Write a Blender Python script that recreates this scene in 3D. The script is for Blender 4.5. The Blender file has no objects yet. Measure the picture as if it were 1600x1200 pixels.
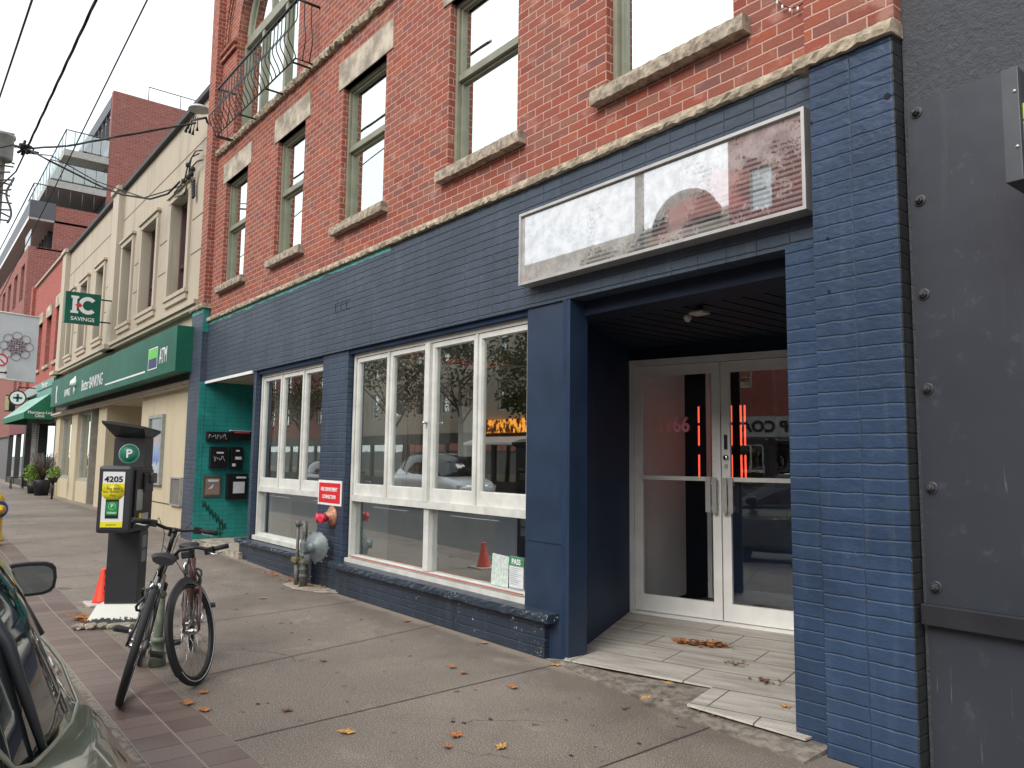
import bpy, bmesh, math, random
from mathutils import Vector, Matrix
random.seed(7)
S = bpy.context.scene
COL = S.collection
R_ = math.radians

# ------------------------------------------------------------------ camera, sky, sun, exposure
cam_d = bpy.data.cameras.new('camera'); cam = bpy.data.objects.new('camera', cam_d); COL.objects.link(cam)
CAMP = Vector((0, -4.15, 1.55))
CR = ((0.62465928, 0.78079426, 0.01269275), (-0.07037076, 0.07247181, -0.99488481), (-0.77772022, 0.62057084, 0.10021527))
cam.matrix_world = Matrix(((CR[0][0], -CR[1][0], -CR[2][0], CAMP.x), (CR[0][1], -CR[1][1], -CR[2][1], CAMP.y),
                           (CR[0][2], -CR[1][2], -CR[2][2], CAMP.z), (0, 0, 0, 1)))
cam_d.sensor_width = 36; cam_d.lens = 27; cam_d.clip_start = 0.05; cam_d.clip_end = 2000
S.camera = cam
S.render.resolution_x = 1024; S.render.resolution_y = 768
S.view_settings.view_transform = 'Standard'; S.view_settings.look = 'None'
S.view_settings.exposure = 1.08; S.view_settings.gamma = 1
SUN_EL, SUN_AZ = R_(39), R_(168)          # azimuth measured clockwise from +Y
w = bpy.data.worlds.new('World'); S.world = w; w.use_nodes = True
nt = w.node_tree; bg = nt.nodes['Background']; bg.inputs['Strength'].default_value = 0.1
sk = nt.nodes.new('ShaderNodeTexSky'); sk.sky_type = 'NISHITA'; sk.sun_disc = False
sk.sun_elevation = SUN_EL; sk.sun_rotation = SUN_AZ
tc = nt.nodes.new('ShaderNodeTexCoord'); nz = nt.nodes.new('ShaderNodeTexNoise'); nz.inputs['Scale'].default_value = 2.2
nz.inputs['Detail'].default_value = 5
cr = nt.nodes.new('ShaderNodeValToRGB'); cr.color_ramp.elements[0].position = .35; cr.color_ramp.elements[1].position = .7
cr.color_ramp.elements[0].color = (6.0, 6.4, 6.8, 1); cr.color_ramp.elements[1].color = (7.6, 7.8, 8.0, 1)
mx = nt.nodes.new('ShaderNodeMixRGB'); mx.inputs[0].default_value = .9
nt.links.new(tc.outputs['Generated'], nz.inputs['Vector']); nt.links.new(nz.outputs['Fac'], cr.inputs[0])
nt.links.new(sk.outputs[0], mx.inputs[1]); nt.links.new(cr.outputs[0], mx.inputs[2]); nt.links.new(mx.outputs[0], bg.inputs['Color'])
sd = bpy.data.lights.new('sun', 'SUN'); sun = bpy.data.objects.new('sun', sd); COL.objects.link(sun)
sd.energy = 1.5; sd.angle = R_(40); sd.color = (1, .96, .9)
sv = Vector((math.sin(SUN_AZ) * math.cos(SUN_EL), math.cos(SUN_AZ) * math.cos(SUN_EL), math.sin(SUN_EL)))
sun.rotation_euler = sv.to_track_quat('Z', 'Y').to_euler()
sun.location = sv * 50

# ------------------------------------------------------------------ pixel -> point on a real plane (photo is 1600x1200)
def ray(u, v):
    a, b, c = u - 800., v - 600., 1200.
    return Vector(tuple(CR[0][i] * a + CR[1][i] * b + CR[2][i] * c for i in range(3)))
def atY(u, v, Y): d = ray(u, v); return CAMP + d * ((Y - CAMP.y) / d.y)
def atX(u, v, X): d = ray(u, v); return CAMP + d * ((X - CAMP.x) / d.x)
def atZ(u, v, Z=0): d = ray(u, v); return CAMP + d * ((Z - CAMP.z) / d.z)
def gz(x):      # the pavement climbs gently to the left
    if x > -9: return 0.0
    if x > -17: return (-9 - x) / 8 * .2
    return .2 + (-17 - x) * .0015

# ------------------------------------------------------------------ materials
MATS = {}
def newmat(name):
    m = bpy.data.materials.new(name); m.use_nodes = True
    return m, m.node_tree, m.node_tree.nodes['Principled BSDF']
def N(nt, t, **kw):
    n = nt.nodes.new(t)
    for k, v in kw.items(): setattr(n, k, v)
    return n
def math_(nt, op, a, b=None, c=None, clamp=False):
    n = nt.nodes.new('ShaderNodeMath'); n.operation = op; n.use_clamp = clamp
    for i, x in enumerate((a, b, c)):
        if x is None: continue
        if isinstance(x, (int, float)): n.inputs[i].default_value = x
        else: nt.links.new(x, n.inputs[i])
    return n.outputs[0]
def mixc(nt, f, a, b, mode='MIX'):
    n = nt.nodes.new('ShaderNodeMixRGB'); n.blend_type = mode
    for i, x in enumerate((f, a, b)):
        if isinstance(x, (int, float)): n.inputs[i].default_value = x
        elif isinstance(x, tuple): n.inputs[i].default_value = (*x, 1) if len(x) == 3 else x
        else: nt.links.new(x, n.inputs[i])
    return n.outputs[0]
def noise(nt, vec, scale, detail=4, rough=.55, dist=0):
    n = nt.nodes.new('ShaderNodeTexNoise'); n.inputs['Scale'].default_value = scale; n.inputs['Detail'].default_value = detail
    n.inputs['Roughness'].default_value = rough; n.inputs['Distortion'].default_value = dist
    if vec is not None: nt.links.new(vec, n.inputs['Vector'])
    return n.outputs['Fac']
def sstep(nt, x, lo, hi):
    n = nt.nodes.new('ShaderNodeMapRange'); n.interpolation_type = 'SMOOTHSTEP'; n.clamp = True
    nt.links.new(x, n.inputs[0]); n.inputs[1].default_value = lo; n.inputs[2].default_value = hi
    return n.outputs[0]
def wpos(nt): return nt.nodes.new('ShaderNodeNewGeometry').outputs['Position']
def scalev(nt, v, s):
    n = nt.nodes.new('ShaderNodeVectorMath'); n.operation = 'MULTIPLY'; nt.links.new(v, n.inputs[0]); n.inputs[1].default_value = s
    return n.outputs[0]
def bump(nt, b, h, strength=.5, dist=.01):
    n = nt.nodes.new('ShaderNodeBump'); n.inputs['Strength'].default_value = strength; n.inputs['Distance'].default_value = dist
    nt.links.new(h, n.inputs['Height']); nt.links.new(n.outputs[0], b.inputs['Normal'])
def objc(nt): return nt.nodes.new('ShaderNodeTexCoord').outputs['Object']

def plain(name, col, rough=.5, metal=0, var=.12, scale=6, bmp=0, bscale=60, spec=.5, coat=0, emit=0):
    if name in MATS: return MATS[name]
    m, nt, b = newmat(name)
    p = objc(nt); f = noise(nt, p, scale, 5)
    c0 = tuple(x * (1 - var) for x in col); c1 = tuple(min(1, x * (1 + var)) for x in col)
    nt.links.new(mixc(nt, sstep(nt, f, .3, .7), c0, c1), b.inputs['Base Color'])
    b.inputs['Roughness'].default_value = rough; b.inputs['Metallic'].default_value = metal
    b.inputs['Specular IOR Level'].default_value = spec; b.inputs['Coat Weight'].default_value = coat
    if bmp: bump(nt, b, noise(nt, p, bscale, 3), bmp, .004)
    if emit:
        b.inputs['Emission Color'].default_value = (*col, 1); b.inputs['Emission Strength'].default_value = emit
    MATS[name] = m; return m

def brick_nodes(nt, bw, bh, mort, offset, jitter=.004, soft=.0025, uo=0.):
    """returns (mask 1=brick, random per brick, pos, z, x)"""
    g = nt.nodes.new('ShaderNodeNewGeometry'); sp = nt.nodes.new('ShaderNodeSeparateXYZ'); nt.links.new(g.outputs['Position'], sp.inputs[0])
    sn = nt.nodes.new('ShaderNodeSeparateXYZ'); nt.links.new(g.outputs['True Normal'], sn.inputs[0])
    side = math_(nt, 'GREATER_THAN', math_(nt, 'ABSOLUTE', sn.outputs[0]), .7)
    u = math_(nt, 'ADD', math_(nt, 'MULTIPLY', sp.outputs[0], math_(nt, 'SUBTRACT', 1, side)), math_(nt, 'MULTIPLY', math_(nt, 'ADD', sp.outputs[1], .04), side))
    wob = noise(nt, g.outputs['Position'], 9, 3)
    wob = math_(nt, 'MULTIPLY', math_(nt, 'SUBTRACT', wob, .5), jitter * 2)
    v = math_(nt, 'ADD', sp.outputs[2], wob); u = math_(nt, 'ADD', u, wob)
    vr = math_(nt, 'DIVIDE', v, bh); row = math_(nt, 'FLOOR', vr); fv = math_(nt, 'FRACT', vr)
    par = math_(nt, 'FLOORED_MODULO', row, 2)
    ur = math_(nt, 'ADD', math_(nt, 'DIVIDE', math_(nt, 'ADD', u, uo), bw), math_(nt, 'MULTIPLY', par, offset))
    col = math_(nt, 'FLOOR', ur); fu = math_(nt, 'FRACT', ur)
    du = math_(nt, 'MULTIPLY', math_(nt, 'MINIMUM', fu, math_(nt, 'SUBTRACT', 1, fu)), bw)
    dv = math_(nt, 'MULTIPLY', math_(nt, 'MINIMUM', fv, math_(nt, 'SUBTRACT', 1, fv)), bh)
    d = math_(nt, 'MINIMUM', du, dv)
    fine = noise(nt, g.outputs['Position'], 70, 3)
    d = math_(nt, 'ADD', d, math_(nt, 'MULTIPLY', math_(nt, 'SUBTRACT', fine, .5), .004))
    mask = sstep(nt, d, mort / 2 - soft, mort / 2 + soft)
    cb = nt.nodes.new('ShaderNodeCombineXYZ'); nt.links.new(col, cb.inputs[0]); nt.links.new(row, cb.inputs[1])
    wn = nt.nodes.new('ShaderNodeTexWhiteNoise'); wn.noise_dimensions = '3D'; nt.links.new(cb.outputs[0], wn.inputs['Vector'])
    return mask, wn.outputs['Value'], g.outputs['Position'], sp.outputs[2], sp.outputs[0], fine

def brick(name, ramp, mortar, bw=.215, bh=.076, mort=.010, offset=.5, rough=.9, bs=.7, bd=.008, grime=.3):
    if name in MATS: return MATS[name]
    m, nt, b = newmat(name)
    mask, rnd, pos, z, x, fine = brick_nodes(nt, bw, bh, mort, offset)
    r = nt.nodes.new('ShaderNodeValToRGB'); e = r.color_ramp.elements
    while len(e) < len(ramp): e.new(.5)
    for i, c in enumerate(ramp): e[i].position = i / (len(ramp) - 1); e[i].color = (*c, 1)
    nt.links.new(rnd, r.inputs[0])
    big = noise(nt, pos, .9, 4)
    c = mixc(nt, math_(nt, 'MULTIPLY', sstep(nt, fine, .3, .75), .28), r.outputs[0], (.10, .05, .045), 'MIX')
    c = mixc(nt, math_(nt, 'MULTIPLY', sstep(nt, big, .48, .75), grime), c, (.16, .11, .10))
    smear = noise(nt, scalev(nt, pos, (3, 3, 5)), 1.5, 5)
    c = mixc(nt, math_(nt, 'MULTIPLY', sstep(nt, smear, .55, .72), .4), c, mortar)
    c = mixc(nt, mask, mortar, c)
    nt.links.new(c, b.inputs['Base Color']); b.inputs['Roughness'].default_value = rough; b.inputs['Specular IOR Level'].default_value = .25
    h = math_(nt, 'ADD', mask, math_(nt, 'MULTIPLY', fine, .5)); h = math_(nt, 'ADD', h, math_(nt, 'MULTIPLY', rnd, .3))
    bump(nt, b, h, bs, bd)
    MATS[name] = m; return m

def painted(name, col, uo=0., bw=.229, bh=.078, mort=.008, offset=0., rough=.45, bs=.8, bd=.007, chips=0., edge=None, var=.14, groove=.45):
    if name in MATS: return MATS[name]
    m, nt, b = newmat(name)
    mask, rnd, pos, z, x, fine = brick_nodes(nt, bw, bh, mort, offset, jitter=.008, soft=.004, uo=uo)
    big = noise(nt, pos, 1.3, 5)
    c = mixc(nt, sstep(nt, big, .35, .65), tuple(q * (1 - var) for q in col), tuple(q * (1 + var) for q in col))
    c = mixc(nt, math_(nt, 'MULTIPLY', math_(nt, 'SUBTRACT', 1, mask), groove), c, tuple(q * .35 for q in col))
    fade = noise(nt, pos, 4.5, 6, .65); c = mixc(nt, math_(nt, 'MULTIPLY', sstep(nt, fade, .5, .72), .30), c, tuple(q * 1.75 for q in col)); c = mixc(nt, math_(nt, 'MULTIPLY', sstep(nt, fade, .46, .3), .35), c, tuple(q * .6 for q in col))
    streak = noise(nt, scalev(nt, pos, (14, 14, 1.2)), 1.0, 4)
    c = mixc(nt, math_(nt, 'MULTIPLY', sstep(nt, streak, .52, .75), .09), c, (.19, .21, .24))
    if edge:        # an older coat of paint shows in an irregular band under the ledge
        ez, x0, x1, ecol = edge
        lim = math_(nt, 'ADD', ez, math_(nt, 'MULTIPLY', noise(nt, pos, 2.5, 3), -.09))
        f = math_(nt, 'MULTIPLY', math_(nt, 'GREATER_THAN', z, lim), math_(nt, 'MULTIPLY', math_(nt, 'GREATER_THAN', x, x0), math_(nt, 'LESS_THAN', x, x1)))
        c = mixc(nt, f, c, ecol)
    if chips:
        cn = noise(nt, pos, 26, 6, .7); reg = noise(nt, pos, 2.0, 2)
        low = sstep(nt, z, .55, .1)
        nt2 = math_(nt, 'ADD', cn, math_(nt, 'MULTIPLY', math_(nt, 'SUBTRACT', reg, .5), .35))
        nt2 = math_(nt, 'ADD', nt2, math_(nt, 'MULTIPLY', low, .03))
        c = mixc(nt, math_(nt, 'GREATER_THAN', nt2, .74 - chips * .1), c, (.5, .5, .46))
    nt.links.new(c, b.inputs['Base Color']); b.inputs['Roughness'].default_value = rough
    b.inputs['Specular IOR Level'].default_value = .4
    lump = math_(nt, 'ADD', noise(nt, pos, 22, 4), math_(nt, 'MULTIPLY', noise(nt, scalev(nt, pos, (1, 1, 2.5)), 7, 4), .9))
    h = math_(nt, 'ADD', mask, math_(nt, 'MULTIPLY', lump, .8)); h = math_(nt, 'ADD', h, math_(nt, 'MULTIPLY', rnd, .35))
    bump(nt, b, h, bs, bd)
    MATS[name] = m; return m

def glass(name, refl_base, refl_fres, tint=(.85, .9, .88), gcol=(.95, 1, .98), wave=.15):
    if name in MATS: return MATS[name]
    m, nt, b = newmat(name); nt.nodes.remove(b); out = nt.nodes['Material Output']
    t = N(nt, 'ShaderNodeBsdfTransparent'); t.inputs[0].default_value = (*tint, 1)
    g = N(nt, 'ShaderNodeBsdfGlossy'); g.inputs[0].default_value = (*gcol, 1); g.inputs['Roughness'].default_value = .004
    fr = N(nt, 'ShaderNodeFresnel'); fr.inputs[0].default_value = 1.5
    gb = N(nt, 'ShaderNodeNewGeometry')      # only the outer face of a pane mirrors
    fac = math_(nt, 'MULTIPLY', math_(nt, 'ADD', refl_base, math_(nt, 'MULTIPLY', fr.outputs[0], refl_fres), clamp=True), math_(nt, 'SUBTRACT', 1, gb.outputs['Backfacing']))
    if wave:
        bp = N(nt, 'ShaderNodeBump'); bp.inputs['Strength'].default_value = wave; bp.inputs['Distance'].default_value = .01
        nt.links.new(noise(nt, wpos(nt), 1.6, 1), bp.inputs['Height']); nt.links.new(bp.outputs[0], g.inputs['Normal'])
    mx = N(nt, 'ShaderNodeMixShader'); nt.links.new(fac, mx.inputs[0]); nt.links.new(t.outputs[0], mx.inputs[1]); nt.links.new(g.outputs[0], mx.inputs[2])
    nt.links.new(mx.outputs[0], out.inputs[0]); MATS[name] = m; return m

def stone(name, col, scale=9, bs=1., bd=.03, lichen=.35):
    if name in MATS: return MATS[name]
    m, nt, b = newmat(name); p = wpos(nt)
    f = noise(nt, p, scale, 8, .65); g = noise(nt, p, 40, 4)
    c = mixc(nt, sstep(nt, f, .35, .65), tuple(q * .55 for q in col), tuple(q * 1.2 for q in col))
    c = mixc(nt, math_(nt, 'MULTIPLY', sstep(nt, g, .55, .7), lichen), c, tuple(q * .3 for q in col))
    nt.links.new(c, b.inputs['Base Color']); b.inputs['Roughness'].default_value = .95; b.inputs['Specular IOR Level'].default_value = .2
    bump(nt, b, math_(nt, 'ADD', f, math_(nt, 'MULTIPLY', g, .3)), bs, bd)
    MATS[name] = m; return m

NAVY = (.029, .046, .078)
RB = brick('red_brick', [(.25, .068, .046), (.32, .082, .05), (.25, .096, .074), (.36, .095, .052), (.20, .09, .078), (.37, .105, .058), (.27, .125, .09), (.31, .08, .056), (.30, .085, .062)], (.52, .31, .25), mort=.011, bs=.8)
RBF = brick('far_brick', [(.23, .085, .07), (.29, .10, .08), (.26, .11, .09)], (.38, .22, .19), bw=.3, bh=.11, mort=.014)
RBS = brick('shop_brick', [(.36, .08, .06), (.44, .10, .08), (.38, .11, .09)], (.4, .24, .2), bw=.24, bh=.08, mort=.01)
NB = painted('navy_painted_brick', NAVY)
NBF = painted('navy_painted_fascia_brick', (.040, .056, .080), edge=(3.925, -13.8, -7.4, (.09, .33, .30)), groove=.85, rough=.5)
NBC = painted('navy_chipped_brick', (.024, .035, .054), bw=.46, chips=.3, rough=.42, groove=.6)
NBP = painted('navy_pier_brick', (.027, .050, .096), uo=2.276, bw=.2385, groove=.12, bs=.8, bd=.007, mort=.007, rough=.36, chips=-.10)
NBL = painted('navy_left_pier_brick', (.048, .062, .090), groove=-.9, rough=.5)
NSM = plain('navy_smooth_paint', (.019, .035, .068), .35, var=.15, scale=3, bmp=.25, bscale=8)
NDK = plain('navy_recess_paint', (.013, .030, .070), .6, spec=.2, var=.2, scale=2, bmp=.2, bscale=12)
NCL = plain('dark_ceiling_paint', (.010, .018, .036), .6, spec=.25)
TEAL = painted('teal_painted_brick', (.022, .25, .225), groove=.5, bs=.5)
PLB = painted('black_side_brick', (.028, .03, .032), groove=.3, chips=-.2)
FRAME = plain('white_window_paint', (.60, .60, .56), .5, var=.10, scale=5)
FRAMED = plain('white_frame_dirty', (.56, .56, .52), .55, var=.12, scale=5)
GREENF = plain('olive_grey_frame', (.22, .22, .16), .5)
ALU = plain('aluminium', (.50, .49, .47), .42, .55, var=.1)
ALUD = plain('door_aluminium', (.80, .79, .76), .45, .0, var=.05, scale=5)
GU = glass('upper_window_glass', .72, .8, gcol=(.93, 1, .95), wave=.05)
GL = glass('shop_window_glass', .38, 1.3, tint=(.96, .98, .97), wave=.05)
GD = glass('door_glass', .11, 1.1, tint=(.97, .98, .97), wave=.03)
LEDGE = stone('rough_ledge_stone', (.42, .35, .26), bs=.7, bd=.02)
SILLST = stone('sill_stone', (.38, .32, .25), scale=14, bs=.6, bd=.012)
LINT = stone('lintel_stone', (.47, .41, .33), scale=3, bs=.1, bd=.004, lichen=.08)
BLK = plain('black_metal', (.012, .012, .013), .45, .2)
BLKP = plain('black_plastic', (.015, .015, .017), .5)
DARK = plain('dark_void', (.008, .008, .009), .9)
WHITE = plain('white_paint', (.75, .75, .73), .5, var=.05)
def steelmat():
    m, nt, b = newmat('grey_steel_paint'); p = wpos(nt); n = noise(nt, p, 1.6, 4); d = noise(nt, p, 11, 6, .7)
    c = mixc(nt, n, (.026, .030, .040), (.040, .045, .058)); c = mixc(nt, math_(nt, 'MULTIPLY', sstep(nt, d, .58, .72), .3), c, (.11, .11, .12))
    mp = N(nt, 'ShaderNodeMapping'); mp.inputs['Rotation'].default_value = (0, R_(35), 0); mp.inputs['Scale'].default_value = (60, 60, 2.5); nt.links.new(p, mp.inputs[0])
    sc = noise(nt, mp.outputs[0], 1, 3, .6); c = mixc(nt, math_(nt, 'MULTIPLY', math_(nt, 'MULTIPLY', sstep(nt, sc, .66, .72), sstep(nt, n, .48, .6)), .5), c, (.20, .20, .21))
    dr = noise(nt, scalev(nt, p, (22, 22, .8)), 1, 4); c = mixc(nt, math_(nt, 'MULTIPLY', sstep(nt, dr, .6, .75), .35), c, (.062, .064, .07))
    nt.links.new(c, b.inputs['Base Color']); b.inputs['Roughness'].default_value = .38; b.inputs['Specular IOR Level'].default_value = .45
    bump(nt, b, math_(nt, 'ADD', noise(nt, p, 2.2, 2), math_(nt, 'MULTIPLY', d, .06)), .25, .03); return m
STEEL = steelmat()
STUC = None
def stucco():
    m, nt, b = newmat('grey_stucco'); p = wpos(nt)
    f = noise(nt, p, 34, 8, .75, .25); g = noise(nt, p, 9, 3)
    c = mixc(nt, f, (.045, .048, .056), (.135, .142, .16)); nt.links.new(c, b.inputs['Base Color'])
    b.inputs['Roughness'].default_value = .6
    bump(nt, b, math_(nt, 'ADD', f, math_(nt, 'MULTIPLY', g, .4)), 1., .03); return m
STUC = stucco()

def concrete_walk():
    m, nt, b = newmat('sidewalk_concrete'); p = wpos(nt)
    sp = N(nt, 'ShaderNodeSeparateXYZ'); nt.links.new(p, sp.inputs[0])
    big = noise(nt, p, .55, 5, .6); mid = noise(nt, p, 4, 5, .65); fine = noise(nt, p, 130, 2, .6)
    slab = math_(nt, 'FLOOR', math_(nt, 'DIVIDE', math_(nt, 'ADD', sp.outputs[0], 2.9), 1.5)); wn = N(nt, 'ShaderNodeTexWhiteNoise'); wn.noise_dimensions = '1D'; nt.links.new(slab, wn.inputs['W'])
    c = mixc(nt, sstep(nt, math_(nt, 'ADD', big, math_(nt, 'MULTIPLY', math_(nt, 'SUBTRACT', wn.outputs['Value'], .5), .22)), .28, .72), (.130, .104, .083), (.232, .190, .152))
    st2 = noise(nt, p, 1.7, 7, .7, .6); c = mixc(nt, math_(nt, 'MULTIPLY', sstep(nt, st2, .54, .66), .55), c, (.105, .085, .07)); c = mixc(nt, math_(nt, 'MULTIPLY', sstep(nt, st2, .42, .34), .3), c, (.33, .29, .245))
    c = mixc(nt, math_(nt, 'MULTIPLY', sstep(nt, mid, .45, .8), .5), c, (.11, .092, .08))
    c = mixc(nt, math_(nt, 'MULTIPLY', sstep(nt, fine, .54, .64), .75), c, (.48, .43, .38))
    c = mixc(nt, math_(nt, 'MULTIPLY', sstep(nt, fine, .44, .32), .6), c, (.07, .06, .05))
    # pale worn band along the foot of the wall
    edge = math_(nt, 'ADD', sp.outputs[1], math_(nt, 'MULTIPLY', math_(nt, 'SUBTRACT', mid, .5), .25))
    c = mixc(nt, math_(nt, 'MULTIPLY', sstep(nt, edge, -.19, -.08), .6), c, (.42, .35, .28))
    wv = nt.nodes.new('ShaderNodeVectorMath'); wv.operation = 'ADD'; nn = N(nt, 'ShaderNodeTexNoise'); nn.inputs['Scale'].default_value = 2.2; nn.inputs['Detail'].default_value = 4; nt.links.new(p, nn.inputs['Vector'])
    nt.links.new(p, wv.inputs[0]); nt.links.new(scalev(nt, nn.outputs['Color'], (.7, .7, 0)), wv.inputs[1])
    vo = N(nt, 'ShaderNodeTexVoronoi'); vo.feature = 'DISTANCE_TO_EDGE'; vo.inputs['Scale'].default_value = .42; nt.links.new(wv.outputs[0], vo.inputs['Vector'])
    ck = math_(nt, 'MULTIPLY', math_(nt, 'LESS_THAN', vo.outputs['Distance'], .0022), sstep(nt, big, .5, .56)); c = mixc(nt, math_(nt, 'MULTIPLY', ck, .75), c, (.04, .033, .028))
    wallside = math_(nt, 'ADD', sp.outputs[1], math_(nt, 'MULTIPLY', math_(nt, 'SUBTRACT', st2, .5), 1.2)); c = mixc(nt, math_(nt, 'MULTIPLY', sstep(nt, wallside, -.65, -.25), .35), c, (.09, .07, .055))
    # wet looking patches and spots
    sn = noise(nt, scalev(nt, p, (9, 9, 1)), 1, 2, .5)
    c = mixc(nt, math_(nt, 'MULTIPLY', sstep(nt, sn, .70, .73), .7), c, (.045, .036, .03))
    rc = N(nt, 'ShaderNodeMapRange'); nt.links.new(big, rc.inputs[0]); rc.inputs[1].default_value = .35; rc.inputs[2].default_value = .7; rc.inputs[3].default_value = .55; rc.inputs[4].default_value = .85
    nt.links.new(c, b.inputs['Base Color']); nt.links.new(rc.outputs[0], b.inputs['Roughness'])
    bump(nt, b, math_(nt, 'ADD', fine, mid), .35, .004); return m
def paver_mat():
    m, nt, b = newmat('brown_pavers'); p = wpos(nt)
    sp = N(nt, 'ShaderNodeSeparateXYZ'); nt.links.new(p, sp.inputs[0])
    ur = math_(nt, 'DIVIDE', sp.outputs[0], .205); vr = math_(nt, 'DIVIDE', math_(nt, 'ADD', sp.outputs[1], 2.58), .23)
    fu = math_(nt, 'FRACT', ur); fv = math_(nt, 'FRACT', vr)
    du = math_(nt, 'MULTIPLY', math_(nt, 'MINIMUM', fu, math_(nt, 'SUBTRACT', 1, fu)), .205)
    dv = math_(nt, 'MULTIPLY', math_(nt, 'MINIMUM', fv, math_(nt, 'SUBTRACT', 1, fv)), .23)
    fine = noise(nt, p, 45, 4)
    jit = math_(nt, 'MULTIPLY', math_(nt, 'SUBTRACT', fine, .5), .005)
    mu = sstep(nt, math_(nt, 'ADD', du, jit), .0015, .005); mv = sstep(nt, math_(nt, 'ADD', dv, jit), .003, .008)
    cb = N(nt, 'ShaderNodeCombineXYZ'); nt.links.new(math_(nt, 'FLOOR', ur), cb.inputs[0]); nt.links.new(math_(nt, 'FLOOR', vr), cb.inputs[1])
    wn = N(nt, 'ShaderNodeTexWhiteNoise'); nt.links.new(cb.outputs[0], wn.inputs['Vector'])
    c = mixc(nt, wn.outputs['Value'], (.115, .078, .066), (.18, .128, .108))
    big = noise(nt, p, 1.2, 4)
    c = mixc(nt, math_(nt, 'MULTIPLY', sstep(nt, big, .4, .7), .55), c, (.19, .155, .135))
    c = mixc(nt, math_(nt, 'MULTIPLY', sstep(nt, fine, .5, .8), .35), c, (.06, .045, .04))
    c = mixc(nt, mu, (.035, .026, .022), c); c = mixc(nt, mv, (.25, .21, .17), c)
    nt.links.new(c, b.inputs['Base Color']); b.inputs['Roughness'].default_value = .55
    bump(nt, b, math_(nt, 'ADD', math_(nt, 'MINIMUM', mu, mv), math_(nt, 'MULTIPLY', fine, .5)), .4, .005); return m
def asphalt_mat():
    m, nt, b = newmat('asphalt'); p = wpos(nt); f = noise(nt, p, 90, 3); g = noise(nt, p, .7, 4)
    c = mixc(nt, f, (.03, .03, .031), (.085, .084, .082)); c = mixc(nt, math_(nt, 'MULTIPLY', g, .5), c, (.075, .073, .07))
    nt.links.new(c, b.inputs['Base Color']); b.inputs['Roughness'].default_value = .7; bump(nt, b, f, .4, .005); return m
def tile_mat():
    m, nt, b = newmat('ribbed_entry_tile'); p = wpos(nt)
    mp = N(nt, 'ShaderNodeMapping'); mp.vector_type = 'TEXTURE'; mp.inputs['Rotation'].default_value = (0, 0, R_(17)); mp.inputs['Location'].default_value = (-4.4, -.05, 0)
    nt.links.new(p, mp.inputs[0]); sp = N(nt, 'ShaderNodeSeparateXYZ'); nt.links.new(mp.outputs[0], sp.inputs[0])
    x, y = sp.outputs[0], sp.outputs[1]
    row = math_(nt, 'FLOOR', math_(nt, 'DIVIDE', y, .42)); fy = math_(nt, 'FRACT', math_(nt, 'DIVIDE', y, .42))
    fx = math_(nt, 'FRACT', math_(nt, 'ADD', math_(nt, 'DIVIDE', x, .9), math_(nt, 'MULTIPLY', row, .37)))
    rib = math_(nt, 'ABSOLUTE', math_(nt, 'SUBTRACT', math_(nt, 'FRACT', math_(nt, 'DIVIDE', y, .021)), .5))
    rib = sstep(nt, rib, .12, .3); gn = nt.nodes.new('ShaderNodeNewGeometry'); sz = N(nt, 'ShaderNodeSeparateXYZ'); nt.links.new(gn.outputs['True Normal'], sz.inputs[0]); rib = math_(nt, 'MAXIMUM', rib, math_(nt, 'LESS_THAN', sz.outputs[2], .5))
    jn = math_(nt, 'MINIMUM', math_(nt, 'MULTIPLY', math_(nt, 'MINIMUM', fx, math_(nt, 'SUBTRACT', 1, fx)), .9), math_(nt, 'MULTIPLY', math_(nt, 'MINIMUM', fy, math_(nt, 'SUBTRACT', 1, fy)), .42))
    jn = sstep(nt, jn, .003, .007)
    fine = noise(nt, p, 30, 5, .7); big = noise(nt, scalev(nt, mp.outputs[0], (1, 6, 1)), 2, 5)
    c = mixc(nt, sstep(nt, big, .3, .7), (.38, .345, .30), (.60, .56, .50))
    c = mixc(nt, math_(nt, 'MULTIPLY', math_(nt, 'SUBTRACT', 1, rib), .55), c, (.12, .10, .085))
    c = mixc(nt, math_(nt, 'MULTIPLY', sstep(nt, fine, .55, .75), .5), c, (.14, .12, .10))
    c = mixc(nt, jn, (.09, .08, .07), c)
    nt.links.new(c, b.inputs['Base Color']); b.inputs['Roughness'].default_value = .7
    bump(nt, b, math_(nt, 'MINIMUM', rib, jn), .5, .004); return m
def bank_mat(name, c0, c1, streak=.35):
    m, nt, b = newmat(name); p = wpos(nt); f = noise(nt, p, 1.2, 5)
    s = noise(nt, scalev(nt, p, (5, 5, .5)), 1, 5)
    c = mixc(nt, f, c0, c1); c = mixc(nt, math_(nt, 'MULTIPLY', sstep(nt, s, .5, .75), streak), c, tuple(q * .55 for q in c0))
    nt.links.new(c, b.inputs['Base Color']); b.inputs['Roughness'].default_value = .9
    bump(nt, b, noise(nt, p, 80, 3), .2, .004); return m
WALK = concrete_walk(); PAVE = paver_mat(); ASPH = asphalt_mat(); TILE = tile_mat()
BANK = bank_mat('bank_stucco', (.40, .345, .265), (.49, .425, .33), .5); BANKT = bank_mat('bank_trim', (.44, .385, .30), (.51, .45, .355), .35)
BANKY = bank_mat('bank_lower_render', (.52, .44, .30), (.62, .54, .385), .3)
BROWN = plain('brown_band', (.07, .045, .038), .7)
GRN = plain('bank_green', (.012, .115, .072), .5, var=.15, scale=1.2, spec=.18)
GRNA = plain('awning_green', (.01, .16, .075), .6)
AWNT = plain('awning_top', (.22, .40, .33), .6, var=.2)
WTXT = plain('white_letter', (.8, .8, .78), .5, var=.02)
RTXT = plain('red_letter', (.6, .02, .03), .5, var=.02)
RUBB = plain('rubber', (.014, .014, .015), .75, bmp=.3, bscale=120)
CHROME = plain('chrome', (.6, .6, .6), .18, 1)
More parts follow.
